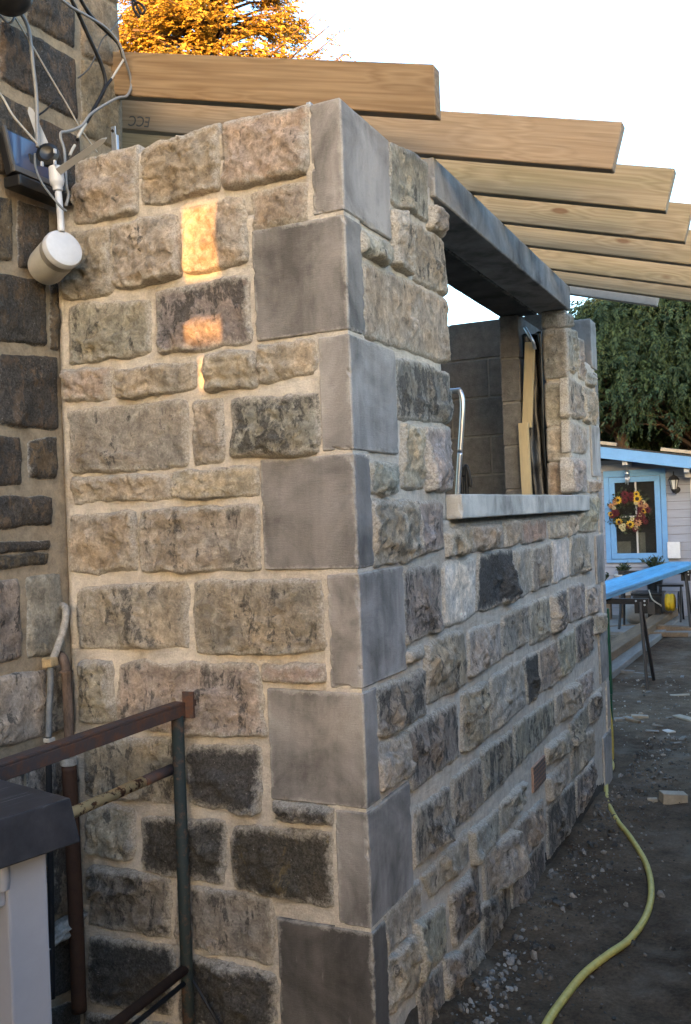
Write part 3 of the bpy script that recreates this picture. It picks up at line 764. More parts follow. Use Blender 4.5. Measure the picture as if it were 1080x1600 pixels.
# ------------------------------------------------------------------ the old house on the left
hs = thing('stone_house', 'old house wall of soot blackened stone with pale pointing', 'house')
hw = mortar_sheet('wall', [(-2.6, .345, -.6, 3.4)], house3, hs, 'house_mortar', .3, .02, .004)
box('rear_wall', (-6, -2.6, -.6), (HX-.31, .345, 5.2), 'house_mortar', hs)
box('long_wall', (-6, -9.5, -.6), (HX-.005, -2.601, 5.2), 'house_stone', hs)
box('upper_wall', (HX-.31, -2.6, 3.401), (HX-.005, .345, 5.2), 'house_mortar', hs)
V = [(-6.2, -9.8, 5.2), (-.7, -9.8, 5.2), (-.7, .6, 5.2), (-6.2, .6, 5.2), (-6.2, -9.8, 5.32), (-.7, -9.8, 5.32), (-.7, .6, 5.32), (-6.2, .6, 5.32), (-3.5, -9.8, 7.2), (-3.5, .6, 7.2)]
pyd('roof', V, [(3, 2, 1, 0), (0, 1, 5, 4), (1, 2, 6, 5), (2, 3, 7, 6), (3, 0, 4, 7), (5, 6, 9, 8), (7, 4, 8, 9), (4, 5, 8), (6, 7, 9)], 'slate', hs)
for i, (code, *px) in enumerate(HOUSE):
    c, s = pick(code, 500+i)
    rock(quad_from(px, 'H'), house3, 500+i, .014 if code in 'hnq' else .022, .009, parent=hw, color=c, soot=s, rimw=.006, grow=.005, corner=.03, wob=.005, rough=.7 if code in 'hnq' else 1.0)
# the same masonry carried on towards the street
rnd = random.Random(5); z = -.3
while z < 3.3:
    h = rnd.choice((.17, .2, .22)); y = -2.55
    while y < -.36:
        l = rnd.uniform(.22, .42); y1 = min(y+l, -.30)
        if y1-y > .08:
            c, s = pick('h', int(z*100)+int(y*1000))
            rock([(y, z+h), (y1, z+h), (y1, z), (y, z)], house3, 700+int(z*90+y*37), .014, .03, parent=hw, color=c, soot=s, rimw=.008, rough=.7)
        y += l+.018
    z += h+.018

# ------------------------------------------------------------------ things fixed to the house
fl_ = thing('solar_floodlight', 'small black framed solar light with blue glass on the old house wall', 'light')
fa, fb = B(14, 180, 0, HX+.05), B(84, 292, 0, HX+.05)
y0, y1, z1, z0 = fa.y, fb.y+.035, fa.z-.02, fb.z-.01
tilt = Matrix.Translation((HX+.05, 0, z0)) @ Matrix.Rotation(R(-14), 4, 'Y') @ Matrix.Translation((-(HX+.05), 0, -z0))
def til(bm): bm.transform(tilt); return bm
from_bm('housing', til(box_bm((HX+.03, y0, z0), (HX+.055, y1, z1), .004)), 'black_plastic', fl_)
from_bm('glass', til(box_bm((HX+.0555, y0+.012, z0+.02), (HX+.058, y1-.01, z1-.008), .001)), 'solar_glass', fl_)
from_bm('frame', merge([til(box_bm((HX+.0552, y0, z0), (HX+.066, y1, z0+.018), .002)), til(box_bm((HX+.0552, y0, z0+.0185), (HX+.064, y0+.010, z1), .002))]), 'dark_grey_cable', fl_)
from_bm('wall_bracket', box_bm((HX+.012, (y0+y1)/2-.02, z0+.02), (HX+.045, (y0+y1)/2+.02, z0+.08), .003), 'black_plastic', fl_)
from_bm('lamp_body', box_bm((HX+.016, y0+.005, z0-.035), (HX+.075, y1+.015, z0-.004), .006), 'black_plastic', fl_)

lamp = thing('bracket_lamp', 'white cylindrical wall lamp hanging from a loose grey two armed bracket', 'lamp')
LY = -.13
cap_c = B(99, 389, 1, LY); vd = (cap_c-CAM).normalized(); adir = (vd*-.76+(rt*.68+up*.72)*.65).normalized()
Mx = axisM(cap_c, adir)
rc = .055
lathe('cap', [(.0005, .012), (rc*.75, .011), (rc*.94, .007), (rc, -.002), (rc, -.012), (rc*.96, -.014)], 'white_enamel', lamp, 48, Mx)
lathe('ring', [(rc*.95, -.013), (rc*.965, -.034), (rc*.95, -.036)], 'lamp_ring', lamp, 48, Mx)
lathe('body', [(rc*.955, -.035), (rc*.965, -.05), (rc*.95, -.105), (rc*.88, -.122), (rc*.6, -.130), (.0005, -.131)], 'cream_enamel', lamp, 48, Mx)
sa, sb, sc_, sd = B(96, 362, 1, LY), B(91, 300, 1, LY), B(90, 292, 1, LY), B(87, 262, 1, LY)
tube('stem', [sa, B(94, 330, 1, LY), sb], .0095, 'white_enamel', lamp, 14)
ax = (sd-sc_).normalized(); Ls = (sd-sc_).length
lathe('socket', [(.010, -.012), (.013, -.010), (.0135, 0), (.018, .006), (.0205, .016), (.0195, Ls), (.012, Ls+.004)], 'white_enamel', lamp, 28, axisM(sc_, ax))
hub = B(76, 243, 1, LY)
lathe('hub', [(.0005, -.016), (.022, -.016), (.031, -.008), (.031, .010), (.020, .016), (.012, .012), (.0005, .010)], 'black_plastic', lamp, 32, axisM(hub, (.45, -.85, .1)))
def blade(a, b, wa, wb, nrm):
    a, b, nrm = Vector(a), Vector(b), Vector(nrm).normalized(); d = (b-a).normalized(); s = d.cross(nrm).normalized()
    P = []
    n = 14
    for k in range(n+1):
        t = k/n; wd = wa+(wb-wa)*t
        if t > .86: wd *= math.sqrt(max(.02, 1-((t-.86)/.14)**2))
        P.append((a.lerp(b, t), wd/2))
    V = []; F = []
    for (c, h) in P:
        for sg, nn in ((-1, -1), (1, -1), (1, 1), (-1, 1)): V.append(c+s*h*sg+nrm*.0025*nn)
    for k in range(n):
        for q in range(4): F.append((k*4+q, k*4+(q+1) % 4, k*4+4+(q+1) % 4, k*4+4+q))
    F.append((3, 2, 1, 0)); F.append((n*4, n*4+1, n*4+2, n*4+3)); return V, F
pyd('arm', *blade(B(72, 234, 1, LY+.01), B(46, 168, 1, LY+.02), .027, .016, (.4, -.85, .3)), 'grey_plastic', lamp)
pyd('arm', *blade(B(92, 268, 1, LY-.01), B(166, 216, 1, LY-.05), .02, .012, (-.5, -.55, -.65)), 'grey_plastic', lamp)
bms = [box_bm((-.002, -.004, -.006), (.002, .004, .006)) for _ in range(3)]
for b_, (x, y) in zip(bms, ((86, 236), (66, 256), (86, 254))): b_.transform(Matrix.Translation(B(x, y, 1, LY-.022)))
from_bm('terminal', merge(bms), 'white_enamel', lamp)

dome = thing('black_dome_light', 'black round outdoor light mounted high on the blackened house wall', 'light')
dc = B(14, -16, 0, HX+.10)
lathe('shade', [(.0005, .05), (.03, .048), (.055, .03), (.064, 0), (.062, -.02), (.0005, -.022)], 'black_plastic', dome, 36, axisM(dc, (.75, -.6, -.3)))
tube('arm', [dc, dc+Vector((-.06, .02, .03)), (HX+.012, dc.y+.03, dc.z+.04)], .012, 'black_plastic', dome)

def wire(name, pts, r, mat, label, cat='cable'):
    P = [B(x, y, 0, HX+d) if k == 'h' else B(x, y, 1, d) for (x, y, k, d) in pts]
    return tag(tube(name, P, r, mat), label, cat)
h = 'h'
wire('cable', [(20, -40, h, .05), (28, 8, h, .05), (43, 40, h, .05), (48, 66, h, .055), (52, 105, h, .06), (57, 150, h, .06), (58, 190, h, .07), (59, 230, h, .09)], .0052, 'grey_cable', 'thick grey cable running straight down to the loose lamp hub')
wire('cable', [(106, -12, h, .07), (122, 20, h, .07), (140, 60, h, .07), (158, 100, h, .07), (165, 128, h, .07), (160, 146, h, .07), (148, 168, h, .08), (136, 190, h, .09)], .0058, 'black_cable', 'thick black cable bending left at the house corner')
wire('cable', [(120, -12, h, .06), (140, 22, h, .06), (165, 48, h, .06), (185, 68, h, .06), (193, 90, h, .06)], .0055, 'black_cable', 'black cable sagging towards the end of the first rafter')
wire('cable', [(90, -6, h, .08), (110, 10, h, .08), (140, 27, h, .08), (166, 44, h, .08), (186, 68, h, .08), (194, 90, h, .08), (203, 118, h, .07), (205, 135, h, .07), (198, 150, h, .08), (184, 153, h, .08), (160, 166, h, .09), (140, 180, h, .10), (128, 196, h, .10), (108, 205, h, .10), (96, 207, h, .11), (95, 216, h, .11), (100, 232, h, .12), (102, 255, h, .13), (104, 290, h, .14), (107, 305, h, .14), (103, 322, h, .14)], .0042, 'grey_cable', 'long grey cable looping round the house corner and down beside lamp stem')
wire('cable', [(194, 92, h, .075), (184, 108, h, .075), (174, 124, h, .075)], .0036, 'white_wire', 'short pale stripped cable end above the cable junction')
wire('cable', [(174, 124, h, .075), (164, 138, h, .08), (150, 164, h, .085), (136, 190, h, .095), (128, 204, h, .10), (121, 219, h, .105)], .0045, 'black_cable', 'black cable with stripped pale ends dangling above the bracket')
wire('cable', [(134, 193, h, .099), (126, 207, h, .103), (122, 215, h, .107)], .0050, 'white_wire', 'upper pale stripped core on the dangling black cable')
wire('cable', [(117, 227, h, .106), (113, 234, h, .108), (109, 243, h, .11)], .0042, 'white_wire', 'lower pale stripped core at tip of dangling black cable')
wire('wire', [(24, 28, h, .04), (52, 74, h, .04), (80, 122, h, .04), (104, 162, h, .04), (128, 204, h, .045), (152, 238, h, .05)], .0026, 'white_wire', 'thin pale wire stretched diagonally across the blackened stones', 'wire')
wire('wire', [(-10, 136, h, .08), (4, 152, h, .08), (20, 180, h, .09), (40, 204, h, .10), (58, 224, h, .11)], .0032, 'white_wire', 'white wire crossing in front of the blue glass light', 'wire')
wire('wire', [(-10, 18, h, .05), (2, 26, h, .05), (12, 36, h, .05), (20, 32, h, .06), (24, 22, h, .06)], .003, 'grey_cable', 'short grey wire curling under the black round light', 'wire')
wire('wire', [(190, 24, h, .05), (175, 46, h, .05), (160, 62, h, .05), (150, 86, h, .04), (138, 108, h, .03), (122, 122, h, .02)], .0026, 'dark_grey_cable', 'thin dark wire crossing the tan corner stone', 'wire')
wire('wire', [(84, 160, h, .022), (72, 172, h, .022), (60, 180, h, .022)], .0026, 'black_cable', 'short thin black wire clipped along pale mortar joint', 'wire')
wire('cable', [(55, 240, 'y', LY-.02), (56, 262, 'y', LY-.03), (66, 286, 'y', LY-.04), (82, 308, 'y', LY-.04), (96, 324, 'y', LY-.03), (104, 330, 'y', LY-.02)], .0034, 'lead_pipe', 'grey flex curling from lamp hub across the white stem')
wire('cable', [(205, -14, 'y', .30), (214, 10, 'y', .28), (222, 22, 'y', .28), (226, 14, 'y', .28), (216, 4, 'y', .28), (208, 12, 'y', .28), (218, 26, 'y', .28), (210, 16, 'y', .29), (204, -14, 'y', .3)], .004, 'black_cable', 'tangled coil of black cable against the orange tree')
cl = thing('metal_clip', 'small bright galvanised strap clip on top of the side wall', 'clip')
ca = B(180, 232, 1, .04); cb_ = B(178, 198, 1, .04)
box('strap', (ca.x-.009, .036, ca.z-.03), (ca.x+.006, .040, cb_.z), 'galvanised', cl, .0008)
box('flange', (ca.x+.008, .030, ca.z-.03), (ca.x+.014, .041, cb_.z-.028), 'galvanised', cl, .0008)
lathe('bolt', [(.0005, .004), (.004, .004), (.004, 0)], 'iron_black', cl, 10, axisM((ca.x-.002, .036, cb_.z-.014), (0, -1, 0)))

# pipes in the internal angle
pp = thing('waste_pipe', 'old lime crusted lead pipe emerging from house wall in the corner', 'pipe')
pq = lambda x, y, d=.045: B(x, y, 0, HX+d)
tube('upper_pipe', [pq(98, 946, .01), pq(103, 952, .04), pq(102, 972), pq(96, 995), pq(87, 1020), pq(83, 1030)], lambda t: .0105, 'lime_pipe', pp, 12)
e = pq(79, 1034); bmx = box_bm((e.x-.016, e.y-.018, e.z-.013), (e.x+.016, e.y+.016, e.z+.013), .005)
for v in bmx.verts: v.co += Vector((nz(v.co, 60, 1), nz(v.co, 60, 2), nz(v.co, 60, 3)))*.004
from_bm('union', bmx, 'brass_box', pp)
tube('lower_pipe', [pq(79, 1042), pq(79, 1072), pq(77, 1105), pq(76, 1152)], .0085, 'lead_pipe', pp, 12)
tube('drop_pipe', [pq(76, 1152), pq(77, 1250), pq(80, 1400), pq(82, 1560)], .0085, 'dark_pipe', pp, 12)
e = pq(77, 1156); box('collar', (e.x-.011, e.y-.012, e.z-.006), (e.x+.011, e.y+.012, e.z+.006), 'white_wire', pp, .002)
rp_ = thing('soil_pipe', 'rust brown vertical iron pipe with collar in the wall corner', 'pipe')
tube('upper_pipe', [pq(92, 1024, .02), pq(98, 1028, .05), pq(103, 1044, .06), pq(105, 1070, .06), pq(107, 1110, .06), pq(109, 1180, .06)], .014, 'rust_pipe', rp_, 14)
e = pq(103, 1049, .06); lathe('collar', [(.0145, -.004), (.0185, -.003), (.0185, .003), (.0145, .004)], 'rust_pipe', rp_, 18, axisM(e, (0, 0, 1)))
e = pq(108, 1190, .06); lathe('socket', [(.016, .010), (.023, .012), (.024, -.008), (.018, -.011)], 'lime_pipe', rp_, 20, axisM(e, (0, 0, 1)))
tube('lower_pipe', [pq(108, 1196, .06), pq(113, 1300, .06), pq(119, 1440, .06), pq(124, 1580, .06)], .021, 'deep_rust', rp_, 14)

# ------------------------------------------------------------------ iron railing
rl = thing('iron_railing', 'rusty iron handrail on a green post fixed to the side wall', 'railing')
ra = B(298, 1096, 1, -.03); X0, Z0 = ra.x, ra.z
from_bm('handrail', merge([box_bm((X0-.036, -2.1, Z0-.004), (X0-.002, -.0535, Z0+.004), .0015, 1), box_bm((X0-.010, -2.1, Z0-.034), (X0-.0015, -.0535, Z0-.0045), .0015, 1)]), 'rust_bar', rl)
box('wall_plate', (X0-.012, -.052, Z0-.04), (X0+.022, -.043, Z0+.030), 'rust_bar', rl, .001)
pa, pb = B(277, 1118, 1, -.07), B(263, 1600, 1, -.07)
tube('post', [Vector((pa.x, -.07, pa.z)), Vector((pa.x, -.07, -.55))], .0165, 'green_paint_rust', rl, 18, False)
ya = B(270, 1201, 1, -.07)
tube('mid_rail', [(ya.x+.0, -.20, ya.z), (ya.x, -2.1, ya.z)], .0135, 'yellow_paint_rust', rl, 16, False)
tube('mid_rail_end', [(ya.x, -.07, ya.z), (ya.x, -.2005, ya.z)], .014, 'rust_bar', rl, 16, False)
la = B(256, 1505, 1, -.07)
tube('low_rail', [(pa.x, -.07, la.z), (pa.x, -2.1, la.z)], .0135, 'deep_rust', rl, 16, False)
tube('brace', [(pa.x, -.075, la.z-.035), (pa.x, -.9, la.z-.045)], .007, 'dark_pipe', rl, 10, False)
tube('stay_wire', [(pa.x+.012, -.065, la.z-.03), (pa.x+.12, -.035, la.z-.22)], .004, 'iron_black', rl, 8, False)
box('wall_bolt', (X0-.002, -.044, Z0-.012), (X0+.012, .0, Z0+.004), 'rust_bar', rl)
# lump of old mortar at the foot of the house wall
bm = bmesh.new(); bmesh.ops.create_icosphere(bm, subdivisions=4, radius=1)
mc = B(98, 1452, 0, HX+.03)
for v in bm.verts:
    k = 1+.5*fr(v.co, 1.6, 4, 3); v.co = Vector((v.co.x*.03*k, v.co.y*.085*k, v.co.z*.02*k+v.co.y*.02))
bm.transform(Matrix.Translation(mc)); tag(from_bm('mortar_lump', bm, 'lime_pipe', None, True), 'pale lump of dropped mortar stuck low on house wall', 'mortar')

# ------------------------------------------------------------------ storage box
sbx = thing('storage_box', 'grey plastic garden storage box with scratched dark lid', 'storage box')
C0 = Vector((-.150, -.872, 0)); ex = Vector((-.97, .243, 0)).normalized(); ey = Vector((-.243, -.97, 0)).normalized()
MB_ = Matrix(((ex.x, ey.x, 0, C0.x), (ex.y, ey.y, 0, C0.y), (0, 0, 1, 0), (0, 0, 0, 1)))
def sb_part(name, lo, hi, mat, bev=.004): return box(name, lo, hi, mat, sbx, bev, MB_)
bml = box_bm((0, 0, .792), (.70, 1.62, .866), .003)  # extra length out of view, added to shade the lower left wall
for v in bml.verts:
    if v.co.z > .85:
        v.co.x += (.010 if v.co.x < .35 else -.01); v.co.y += (.01 if v.co.y < .8 else -.01); v.co.z += .004
bml.transform(MB_); from_bm('lid', bml, 'lid', sbx)
sb_part('body', (.095, .095, -.24), (.66, 1.55, .79), 'box_panel', .004)
sb_part('corner_panel', (.040, .042, -.24), (.0945, .118, .786), 'box_panel', .005)
sb_part('corner_panel', (.0951, .046, -.24), (.18, .0945, .786), 'box_panel', .005)
sb_part('top_rail', (.046, .1185, .712), (.0946, 1.5, .748), 'box_panel', .004)
lathe('knob', [(.0005, .012), (.010, .010), (.012, .0), (.011, -.016), (.009, -.03)], 'box_panel', sbx, 20, MB_ @ Matrix.Translation((.040, .126, .772)))

# unseen wheeled bin added beside the storage box to shade the lower left wall
wb = thing('shade_bin', 'unseen dark green wheeled bin added beside storage box to shade the wall', 'bin')
bmb = box_bm((-.22, -2.12, -.10), (.20, -1.60, .78), .012)
for v in bmb.verts:
    k_ = .86+.14*(v.co.z+.1)/.88; v.co.x = -.01+(v.co.x+.01)*k_; v.co.y = -1.86+(v.co.y+1.86)*k_
from_bm('body', bmb, 'green_plastic', wb)
box('lid', (-.24, -2.15, .781), (.22, -1.575, .83), 'green_plastic', wb, .012)
box('handle', (-.20, -2.20, .74), (.18, -2.165, .77), 'green_plastic', wb, .008)
for sx in (-.25, .185): lathe('wheel', [(.0005, 0), (.09, 0), (.10, .02), (.09, .045), (.0005, .045)], 'black_plastic', wb, 24, axisM((sx, -2.08, -.14), (1, 0, 0)))
# ------------------------------------------------------------------ hoses
def gp(x, y, dz=.012):
    p = B(x, y, 2, -.2)
    for _ in range(6): p = B(x, y, 2, gz(p.x, p.y)+dz)
    p.z += fr((p.x, p.y, 0), 2.2, 4, 3)*.018
    return p
hp = [(838, 1640), (856, 1598), (880, 1560), (912, 1524), (950, 1495), (985, 1465), (1010, 1430), (1018, 1395), (1010, 1350), (986, 1310), (963, 1280), (949, 1250), (948, 1216), (957, 1196), (954, 1184), (946, 1178), (936, 1172)]
tag(tube('garden_hose', [gp(*q) for q in hp], .0125, 'yellow_hose', None, 14), 'yellow garden hose snaking over the dark soil beside the stone wall', 'hose')
hy = 3.75
tag(tube('garden_hose', [B(944, 1050, 1, hy), B(949, 1082, 1, hy), B(951, 1110, 1, hy), B(955, 1142, 1, hy), Vector((B(952, 1150, 1, hy).x, hy+.05, -.22)), B(950, 1142, 1, hy+.08), B(946, 1100, 1, hy+.08), B(942, 1040, 1, hy+.08)], .014, 'yellow_hose', None, 12), 'yellow hose loop hanging at the far corner of stone wall', 'hose')

# ------------------------------------------------------------------ rubble and chips
def scatter(name, items, mat, label, cat):
    V, F, Cc = [], [], []
    bm = bmesh.new(); bmesh.ops.create_icosphere(bm, subdivisions=1, radius=1); bv = [v.co.copy() for v in bm.verts]; bf = [[v.index for v in f.verts] for f in bm.faces]; bm.free()
    for (x, y, z, s, col, seed) in items:
        rnd = random.Random(seed); o0 = len(V); rot = Matrix.Rotation(rnd.uniform(0, 6.28), 3, (rnd.uniform(-1, 1), rnd.uniform(-1, 1), rnd.uniform(.1, 1)))
        sc = Vector((rnd.uniform(.7, 1.3), rnd.uniform(.6, 1.1), rnd.uniform(.4, .8)))
        for v in bv:
            q = rot @ Vector((v.x*sc.x, v.y*sc.y, v.z*sc.z))*(s*rnd.uniform(.75, 1.2)); V.append((x+q.x, y+q.y, z+q.z)); Cc += [*col, 1]
        F += [tuple(o0+k for k in f) for f in bf]
    me = bpy.data.meshes.new(name); me.from_pydata(V, [], F); me.update()
    a = me.attributes.new('col', 'FLOAT_COLOR', 'POINT'); a.data.foreach_set('color', Cc)
    o = link(name, me, mat); o['kind'] = 'stuff'; tag(o, label, cat); return o
rnd = random.Random(11); it = []
def gh(x, y):
    z = gz(x, y)+fr((x, y, 0), 2.2, 4, 3)*.018+fr((x, y, 0), 11, 4, 4)*.009
    if 0 <= x < .35 and -.2 < y < 3.6: z += .02*(1-x/.35)*(1+nz((x, y, 0), 4, 2))
    return z
for i in range(3200):
    y = rnd.uniform(.1, 4.6); x = .035+abs(rnd.gauss(0, .16)) if rnd.random() < .75 else rnd.uniform(.05, 1.2)
    s = min(.020, .0020*math.exp(abs(rnd.gauss(0, .9))))
    k = rnd.uniform(.04, .12) if rnd.random() < .85 else rnd.uniform(.13, .26)
    it.append((x, y, gh(x, y)+s*.25, s, (k, k*.93, k*.85), i))
for i in range(90):
    y = rnd.uniform(.35, 1.0); x = .06+abs(rnd.gauss(0, .07)); s = rnd.uniform(.004, .015); k = rnd.uniform(.12, .28); it.append((x, y, gh(x, y)+s*.3, s, (k, k*.97, k*.93), 9000+i))
for i in range(700):
    y = rnd.uniform(4.2, 7.5); x = rnd.uniform(-1.2, 1.0); s = min(.03, .004*math.exp(abs(rnd.gauss(0, .7)))); k = rnd.uniform(.08, .35); it.append((x, y, gh(x, y)+s*.25, s, (k, k*.93, k*.82), 20000+i))
scatter('gravel', it, 'rubble', 'loose pale stone chippings along the foot of stone wall', 'gravel')
def chips(n, seed):
    rnd = random.Random(seed); bms = []
    for i in range(n):
        x, y = rnd.gauss(.05, .35), rnd.uniform(4.4, 7.2); l = rnd.uniform(.03, .14); w_ = rnd.uniform(.008, .03)
        b = box_bm((-l/2, -w_/2, 0), (l/2, w_/2, rnd.uniform(.004, .014)))
        b.transform(Matrix.Translation((x, y, gh(x, y)+.002)) @ Matrix.Rotation(rnd.uniform(0, 3.14), 4, 'Z') @ Matrix.Rotation(rnd.uniform(-.15, .15), 4, 'X')); bms.append(b)
    o = from_bm('wood_chips', merge(bms), 'grey_timber'); o['kind'] = 'stuff'; tag(o, 'small pale wood chips littering soil by the trestle', 'wood chips')
chips(26, 4)
def offcut(x, y, l, w_, h_, rot, mat, label):
    p = gp(x, y, 0); b = box_bm((-l/2, -w_/2, 0), (l/2, w_/2, h_), .004)
    b.transform(Matrix.Translation((p.x, p.y, gh(p.x, p.y)-.004)) @ Matrix.Rotation(R(rot), 4, 'Z') @ Matrix.Rotation(R(random.Random(int(x)).uniform(-5, 5)), 4, 'Y'))
    tag(from_bm('wood_offcut', b, mat), label, 'offcut')
offcut(1052, 1255, .13, .075, .055, 25, 'pale_timber', 'chunky square timber block lying alone on bare soil')
offcut(1020, 1256, .05, .03, .018, 10, 'pale_timber', 'tiny wood piece next to the chunky square timber block')
offcut(1042, 1140, .13, .06, .012, -50, 'chalk', 'flat white scrap lying on soil past the hose')
offcut(1075, 1122, .26, .07, .015, -45, 'pale_timber', 'flat pale splinter of board at edge of soil')
offcut(1000, 1122, .12, .05, .03, 15, 'pale_timber', 'short pale offcut beside dark splinter below the trestle')
offcut(985, 1126, .20, .03, .02, -40, 'old_timber', 'dark thin splinter between short pale offcuts')
offcut(975, 1124, .14, .04, .02, 20, 'grey_timber', 'grey short offcut nearest the far wall corner')
offcut(1062, 1085, .16, .05, .012, 8, 'pale_timber', 'thin pale strip on soil right of trestle foot')
offcut(970, 1050, .25, .05, .03, 5, 'grey_timber', 'grey strip of wood beside the long pale plank')
offcut(1052, 990, .55, .16, .10, 12, 'old_timber', 'thick short beam end lying by the paving')
offcut(1065, 995, .9, .06, .05, 35, 'old_timber', 'dark narrow stick lying behind pale scraps')

# ------------------------------------------------------------------ the far garden
def gbeam(name, a, b, w_, h_, mat, label, cat, lift=0):
    pa_, pb_ = gp(*a, 0), gp(*b, 0); pa_.z = gz(*pa_.xy)+h_/2+lift-.01; pb_.z = gz(*pb_.xy)+h_/2+lift-.01
    d = (pb_-pa_).normalized()
    return tag(bar(name, pa_-d*1.2, pb_, w_, h_, mat, None, .006), label, cat)
gbeam('timber_beam', (950, 1035), (1052, 964), .20, .15, 'old_timber', 'weathered brown timber beam lying behind the trestle legs', 'beam')
gbeam('timber_plank', (952, 1054), (1056, 972), .15, .07, 'grey_timber', 'pale grey plank lying in front of brown timber beam', 'plank')
gbeam('timber_plank', (940, 985), (1000, 981), .09, .06, 'old_timber', 'short dark plank lying behind the timber beam', 'plank')
pav = gp(1000, 962, 0)
for i in range(4):
    for j in range(2):
        o = box('paving_slab', (-2.6+i*.91, 9.7+j*.91, -.30), (-1.7+i*.91, 10.6+j*.91, -.215), 'paving', None, .006)
        tag(o, 'grey concrete paving slab in front of the blue grey shed', 'slab', 'paving slabs by the shed')

# blue boards on trestles
zb = .55
A, Bb = B(946, 930, 2, zb), B(1080, 884, 2, zb); dirb = (Bb-A).normalized(); side = Vector((dirb.y, -dirb.x, 0))*-1
A = A-dirb*.9; Bb = A+dirb*5.4
for k in range(3):
    o_ = side*(k*.127); bmk = bar_bm(A+o_+side*.06, Bb+o_+side*.06, .125, .030, .004)
    tag(from_bm('blue_board', bmk, 'blue_board'), ['bright blue painted board nearest the soil edge of trestles', 'bright blue painted board between two others on trestles', 'bright blue painted board nearest the shed window on trestles'][k], 'board', None)
bmk = bar_bm(A+side*.06-Vector((0, 0, .032)), Bb+side*.06-Vector((0, 0, .032)), .10, .030, .004)
tag(from_bm('blue_board', bmk, 'blue_board'), 'bright blue board lying underneath the row of three', 'board')
def trestle(px_top_r, yp, foot, label, span=.62):
    T = thing('trestle', label, 'trestle', 'black steel trestles')
    t = B(*px_top_r, 1, yp); zt = zb-.052
    from_bm('top_bar', box_bm((t.x-span, yp-.022, zt-.05), (t.x+.02, yp+.022, zt), .003), 'iron_black', T)
    for sx in (t.x-.05, t.x-span+.07):
        for sy in (-1, 1):
            f_ = Vector((sx+(.06 if sx > t.x-.2 else -.06), yp+sy*.22, gz(0, 4)-.01))
            from_bm('leg', bar_bm((sx, yp+sy*.02, zt-.03), f_, .026, .026, .003), 'iron_black', T)
    box('hinge_plate', (t.x-.10, yp-.0265, zt-.13), (t.x+.012, yp-.0225, zt-.002), 'iron_black', T, .001)
    bl_ = [lathe('bolt', [(.0005, .004), (.009, .003), (.009, 0)], 'galvanised', T, 10, axisM((t.x+dx, yp-.0266, zt+dz), (0, -1, 0))) for dx, dz in ((-.085, -.02), (-.012, -.02), (-.012, -.055))]
trestle((1010, 940), 6.55, (1022, 1080), 'black steel trestle with bolted hinge plate under near end of blue boards')
trestle((1078, 904), 10.15, (985, 985), 'black steel trestle close to the shed under far end of boards', .85)
gbp = B(950, 975, 1, 4.6)
gb = box('green_panel', (gbp.x-.35, 4.58, .02), (gbp.x+.015, 4.61, .62), 'green_plastic', None, .006)
for v in gb.data.vertices: v.co.y += .03*math.sin(v.co.z*6)
gb.data.update()
gb2 = thing('garden_screen', 'dark green plastic screen standing behind far wall corner', 'screen'); gb.parent = gb2; gb.name = 'sheet'
for sx in (-.33, -.02): box('leg', (gbp.x+sx, 4.585, -.27), (gbp.x+sx+.03, 4.605, .019), 'green_plastic', gb2)

# ------------------------------------------------------------------ shed
SY = 11.5
sh = thing('garden_shed', 'pale blue grey wooden garden shed with bright blue fascia', 'shed')
S = lambda x, y, d=0: B(x, y, 1, SY-d)
wl, wr = -3.2, S(1078, 800).x+.02
zg = -.22; zt = S(1000, 728).z+.10
pitch = .112; bi = 0; z = zg
ztop = lambda x: S(990, 712).z-.06
while z < zt:
    z2 = min(z+pitch-.004, zt)
    bmk = box_bm((wl, SY, z), (2.0, SY+.03, z2), 0)
    for v in bmk.verts:
        if v.co.y < SY+.01 and v.co.z > (z+z2)/2: v.co.y += .010
    from_bm('plank', bmk, 'shed_paint', sh); z += pitch
box('back_shell', (wl, SY+.9, zg), (2.0, SY+2.4, zt), 'dark_room', sh)
box('plank_backing', (wl, SY+.031, zg), (-1.33, SY+.05, zt), 'dark_room', sh)
box('corner_post', (wr, SY-.025, zg), (wr+.09, SY-.002, zt), 'white_enamel', sh, .003)
fa_, fb_ = S(938, 707, .45), S(1080, 723, .45); dsl = (fb_.z-fa_.z)/(fb_.x-fa_.x)
xA, xB = -3.4, 1.6
bar('fascia', (xA, SY-.45, fa_.z+dsl*(xA-fa_.x)), (xB, SY-.45, fa_.z+dsl*(xB-fa_.x)), .03, .155, 'blue_trim', sh, .003)
V = []
for yy in (SY-.47, SY+2.6):
    for xx in (xA, xB):
        for dz in (.082, .10): V.append((xx, yy, fa_.z+dsl*(xx-fa_.x)+dz-(.25 if yy > SY+1 else 0)))
pyd('roof', V, [(0, 2, 3, 1), (4, 5, 7, 6), (0, 4, 6, 2), (1, 3, 7, 5), (0, 1, 5, 4), (2, 6, 7, 3)], 'shed_roof', sh)
for (x, y) in ((980, 716), (1075, 727)):
    e = S(x, y, .2); box('rafter_end', (e.x-.035, SY-.42, e.z-.10), (e.x+.035, SY-.001, e.z-.005), 'grey_plastic', sh, .003)
e = S(1075, 735, .1); box('bracket', (e.x-.03, SY-.25, e.z-.10), (e.x+.05, SY-.001, e.z), 'grey_plastic', sh, .003)
